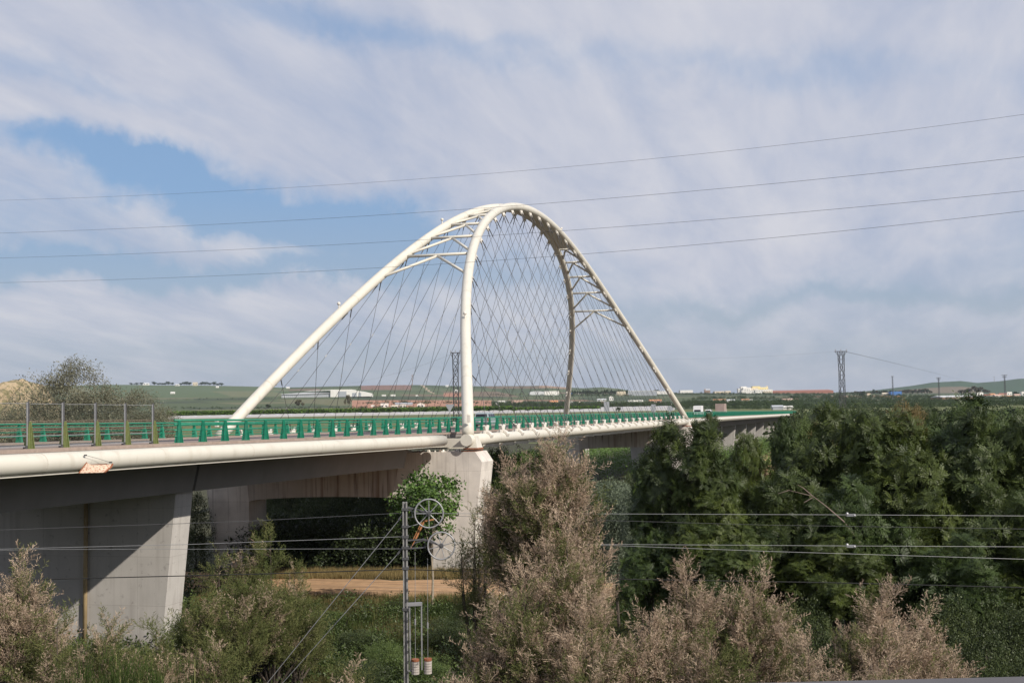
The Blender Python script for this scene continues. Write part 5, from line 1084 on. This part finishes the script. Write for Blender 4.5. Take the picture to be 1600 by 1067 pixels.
def woods(name, label, spec, seed, key='w', c0=(.035, .055, .025), c1=(.065, .09, .04)):
    q_ = random.Random(seed); P = []; sc = []
    for (x0, x1, yb, h, n, dj) in spec:
        for _ in range(n):
            px = q_.uniform(x0, x1); D = D_for(px, yb) * q_.uniform(1 - dj, 1 + dj); b = place(px, D); hm = h / F_PX * D * q_.uniform(.6, 1.1)
            for _2 in range(4): P.append(b + np.array([q_.gauss(0, hm * .35), q_.gauss(0, hm * .35), hm * q_.uniform(.2, .8)])); sc.append(hm * .42)
    P = np.array(P); sc = np.array(sc); col = np.array(c0) + (np.array(c1) - np.array(c0)) * rng.uniform(0, 1, (len(P), 1))
    q, cc = scatter(FA2 if len(P) < 9000 else FAR, P, rng.normal(size=P.shape), sc, col, .2); o = poly_mesh(name, q, cc, M_far, kind='stuff'); o['label'] = label; return o
woods('riverside_woods', 'dark belt of riverside trees on the plain beyond the bridge', [(250, 560, 639, 4, 80, .04), (560, 770, 638.5, 4.5, 130, .03), (560, 770, 630.5, 4, 90, .02), (770, 905, 635.5, 8, 220, .05), (905, 1070, 636, 8, 300, .06), (1070, 1250, 634, 9, 330, .08), (1070, 1200, 639, 6, 130, .05), (1080, 1230, 624, 5, 130, .05), (560, 770, 631, 2.5, 60, .03)], 1)
woods('plain_woods', 'scattered trees and hedges across the right hand plain', [(1240, 1620, 630, 8, 420, .10), (1240, 1640, 637, 8, 420, .06), (1220, 1440, 640, 7, 200, .04), (1240, 1620, 624, 6, 260, .05), (1240, 1460, 621, 5, 200, .06), (1200, 1345, 617.5, 4, 130, .02), (1500, 1620, 624, 5, 120, .05), (1046, 1210, 617, 4, 170, .03), (1300, 1400, 615, 3, 60, .03), (890, 985, 619, 3.5, 90, .02)], 2)
woods('hill_scrub', 'scrub and olive trees on the far hills', [(540, 900, 606, 1.2, 130, .06), (760, 905, 617.5, 2.2, 90, .04), (180, 440, 624, 1.8, 60, .03), (580, 760, 627, 1.4, 70, .02), (700, 880, 621.5, 1.5, 60, .02)], 3, c0=(.04, .055, .03), c1=(.07, .085, .045))
q_ = random.Random(77); P = []; sc = []
for _ in range(900):
    px = q_.uniform(1235, 1660); D = q_.uniform(300, 610); b = place(px, D); hm = q_.uniform(5, 9)
    for _2 in range(4): P.append(b + np.array([q_.gauss(0, 2.5), q_.gauss(0, 2.5), hm * q_.uniform(.2, .85)])); sc.append(hm * .40)
P = np.array(P); q, cc = scatter(FA2, P, rng.normal(size=P.shape), np.array(sc), np.array([.042, .06, .025]) * rng.uniform(.7, 1.6, (len(P), 1)), .2); o = poly_mesh('river_wood', q, cc, M_far, kind='stuff'); o['label'] = 'dense riverside wood on the plain behind the trees of heaven'
# citrus hedge strip
def hedge(name, label, x0, x1, D0, hm, seed, step=.9):
    q_ = random.Random(seed); n = int((x1 - x0) / step); P = []; 
    for i in range(n):
        for row in range(3):
            b = place(x0 + i * step + q_.uniform(-.3, .3), D0 + row * 14); P += [b + (0, 0, hm * f_) for f_ in (.35, .75)]
    P = np.array(P); q, cc = scatter(FAR, P, rng.normal(size=P.shape), np.full(len(P), hm * .55), np.array([.085, .145, .03]) * rng.uniform(.8, 1.25, (len(P), 1)), .15)
    o = poly_mesh(name, q, cc, M_far, kind='stuff'); o['label'] = label
hedge('citrus_hedge', 'bright green citrus rows behind the greenhouse strip', 262, 800, 1040, 3.6, 4); hedge('citrus_hedge', 'shorter citrus row behind the far arch foot', 800, 935, 1055, 2.6, 5)
# orchard rows under the bridge
g0, g1 = gp(905, 738), gp(975, 722); dirr = unit(g1 - g0); nrm_ = np.array([-dirr[1], dirr[0], 0]); P = []; q_ = random.Random(8)
for row in range(-6, 13):
    for k in range(-8, 62):
        p = g0 + nrm_ * (-row * 5.2) + dirr * (k * 3.4) + np.array([q_.uniform(-.4, .4), q_.uniform(-.4, .4), 0])
        if 0 < (p - CAM) @ FH < 476: P += [p + (0, 0, .8), p + (q_.uniform(-.4, .4), q_.uniform(-.4, .4), 1.7)]
P = np.array(P); q, cc = scatter(BRD, P, rng.normal(size=P.shape), np.full(len(P), 2.6), np.array([.10, .17, .035]) * rng.uniform(.8, 1.3, (len(P), 1)), .2)
o = poly_mesh('orchard', q, cc, M_leaf, kind='stuff'); o['label'] = 'green orchard rows seen under the bridge deck'
# undergrowth between the track and the camera
def grass_template(n=13, h=1.0, wd=.022, lean=.45):
    T = []
    for i in range(n):
        a = rng.uniform(0, 6.28); b = np.array([rng.uniform(-.28, .28), rng.uniform(-.28, .28), 0]); d = np.array([math.cos(a) * lean * rng.uniform(.2, 1), math.sin(a) * lean * rng.uniform(.2, 1), 1]); L_ = h * rng.uniform(.5, 1); s = np.array([-math.sin(a), math.cos(a), 0]) * wd
        T.append([b - s, b + s, b + d * L_])
    return np.array(T)
GR = [grass_template() for _ in range(5)]
def on_ground(n, x0, x1, y0, y1, seed):
    k = np.random.default_rng(seed); xs = k.uniform(x0, x1, n); ysn = k.uniform(y0, y1, n); P = np.array([gp(a, b) for a, b in zip(xs, ysn)]); return P
P = on_ground(15000, 330, 1100, 938, 1190, 1); f_ = np.sin(P[:, 0] * .5) * np.sin(P[:, 1] * .43 + 1) + rng.normal(size=len(P)) * .35
col = np.where((f_ > .35)[:, None], np.array([.13, .12, .05]), np.where((f_ > -.1)[:, None], np.array([.065, .085, .024]), np.array([.035, .055, .015])))
q, cc = scatter(GR, P, np.tile([0, 0, 1.], (len(P), 1)) + rng.normal(size=P.shape) * .1, rng.uniform(.35, .95, len(P)), col, .25)
o = poly_mesh('weeds', q, cc, M_plume, kind='stuff'); o['label'] = 'tall weeds and grass between the dirt track and the railway'
P = np.concatenate([on_ground(3000, 380, 780, 893, 905, 2), on_ground(1600, 300, 800, 934, 945, 3), on_ground(1500, 1200, 1500, 885, 905, 4)]); q, cc = scatter(GR, P, np.tile([0, 0, 1.], (len(P), 1)) + rng.normal(size=P.shape) * .1, rng.uniform(.3, .7, len(P)), np.array([.26, .20, .09]) * rng.uniform(.6, 1.2, (len(P), 1)), .25)
o = poly_mesh('dry_grass', q, cc, M_plume, kind='stuff'); o['label'] = 'dry yellow grass along the edges of the dirt track'
# small leafy brambles scattered in the weeds
bs = [('dark bramble bush beside the guy wires', 560, 985, 66, 46), ('low bright green bush left of the mast foot', 590, 1000, 60, 40), ('dark bramble bush right of the hanging weights', 705, 965, 66, 44), ('low green bush below the end of the dirt track', 510, 955, 76, 30), ('small bush at the track edge behind the mast', 620, 937, 80, 22), ('dark green bush under the thin tamarisk', 740, 950, 74, 42), ('green bush at the left bottom under the pier foot', 300, 960, 60, 50), ('leafy bush in the weeds between the guy wires', 470, 985, 64, 44), ('small bush close to the left side of the mast', 560, 1030, 56, 50), ('bush right of the mast foot at the bottom', 680, 1020, 56, 46), ('dark shrub in the shade below the right hand trees', 1470, 930, 44, 70), ('dark shrub at the lower right corner', 1580, 940, 44, 80), ('low dark shrub between the right tamarisks', 1250, 935, 46, 60), ('dark shrub left of the lower right corner', 1525, 985, 40, 70), ('dark shrub behind the crest of pink tamarisks', 1120, 900, 47, 70)]
for i, (lab, px, yt, D, hp) in enumerate(bs):
    GT('bush', lab, 'bush', px, yt, D, hp, 'broad' if i > 9 else ['broad', 'green'][i % 2], M_bark, None if i < 10 else 200, seed=i + 200)
# undergrowth of the thicket on the right and the dark ground cover
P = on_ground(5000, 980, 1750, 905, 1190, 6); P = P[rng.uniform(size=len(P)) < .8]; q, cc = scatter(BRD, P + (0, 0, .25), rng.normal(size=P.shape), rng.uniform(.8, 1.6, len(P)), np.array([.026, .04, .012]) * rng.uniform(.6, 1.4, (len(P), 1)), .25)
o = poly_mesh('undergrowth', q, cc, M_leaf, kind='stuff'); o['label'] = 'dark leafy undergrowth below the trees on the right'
P = on_ground(2500, -60, 420, 905, 1190, 7); q, cc = scatter(BRD, P + (0, 0, .35), rng.normal(size=P.shape), rng.uniform(.8, 1.8, len(P)), np.array([.06, .085, .025]) * rng.uniform(.6, 1.4, (len(P), 1)), .25)
o = poly_mesh('pier_undergrowth', q, cc, M_leaf, kind='stuff'); o['label'] = 'leafy undergrowth around the foot of the near wall pier'
P = on_ground(2600, 330, 1000, 945, 1190, 8); h_ = np.sin(P[:, 0] * .7 + 1) * np.sin(P[:, 1] * .6); P = P[h_ > -.25]; P = P + np.stack([P[:, 0] * 0, P[:, 0] * 0, rng.uniform(.15, 1.0, len(P))], 1)
q, cc = scatter(BRD, P, rng.normal(size=P.shape), rng.uniform(.7, 1.35, len(P)), np.array([.05, .072, .02]) * rng.uniform(.55, 1.5, (len(P), 1)), .25)
o = poly_mesh('bramble_cover', q, cc, M_leaf, kind='stuff'); o['label'] = 'low brambles growing through the weeds below the track'
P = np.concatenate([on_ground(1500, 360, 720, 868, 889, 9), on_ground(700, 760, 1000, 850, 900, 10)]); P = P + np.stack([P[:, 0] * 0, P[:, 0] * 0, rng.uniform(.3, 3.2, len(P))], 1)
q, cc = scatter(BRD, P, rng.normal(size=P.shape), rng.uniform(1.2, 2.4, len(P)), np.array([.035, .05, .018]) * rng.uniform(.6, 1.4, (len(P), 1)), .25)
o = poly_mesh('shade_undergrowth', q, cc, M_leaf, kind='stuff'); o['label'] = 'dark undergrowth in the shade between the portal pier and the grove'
# reeds at the bottom left
RD = [grass_template(16, 1.0, .012, .5) for _ in range(4)]
a, b = at(110, 1040, 31), at(300, 1040, 31); t = thing('reed_clump', 'bright green reed like blades at the bottom left edge', 'reeds', tuple((a + b) / 2 * (1, 1, 0) + (0, 0, GZ)))
P = np.array([[rng.uniform(-1.6, 1.6), rng.uniform(-1, 1), a[2] - GZ - .35 + rng.uniform(-.5, .25)] for _ in range(110)]); P = P[:60]; q, cc = scatter(RD, P, np.tile([0, 0, 1.], (len(P), 1)) + rng.normal(size=P.shape) * .12, rng.uniform(.5, .85, len(P)), np.array([.06, .09, .025]) * rng.uniform(.6, 1.2, (len(P), 1)), .2)
poly_mesh('blades', q, cc, M_plume, t); obj('canes', join(*[tube([(p[0], p[1], 0), (p[0], p[1], p[2] + .2)], .012, 4) for p in P[::4]]), mat('cane', (.2, .2, .08), .8, .2, 3), t)
# bare pale branch in the thicket
t = thing('bare_branch', 'bare pinkish forked branch sticking out of the trees of heaven', 'branch', tuple(at(1270, 775, 48.2)))
c0 = at(1270, 775, 48.2); Q = lambda x, y: at(x, y, 48.2) - c0
obj('limb', tube([Q(1345, 850), Q(1318, 814), Q(1290, 790), Q(1270, 775), Q(1230, 765)], [.032, .026, .02, .014, .006], 6), mat('pinkish_bark', (.24, .18, .155), .9, .2, 5), t)
obj('twig', tube([Q(1270, 775), Q(1255, 762), Q(1246, 757)], [.02, .014, .006], 5), MATS['pinkish_bark'], t); obj('twig', tube([Q(1270, 777), Q(1256, 785)], [.02, .008], 5), MATS['pinkish_bark'], t); obj('twig', tube([Q(1232, 766), Q(1216, 771)], [.012, .006], 5), MATS['pinkish_bark'], t)
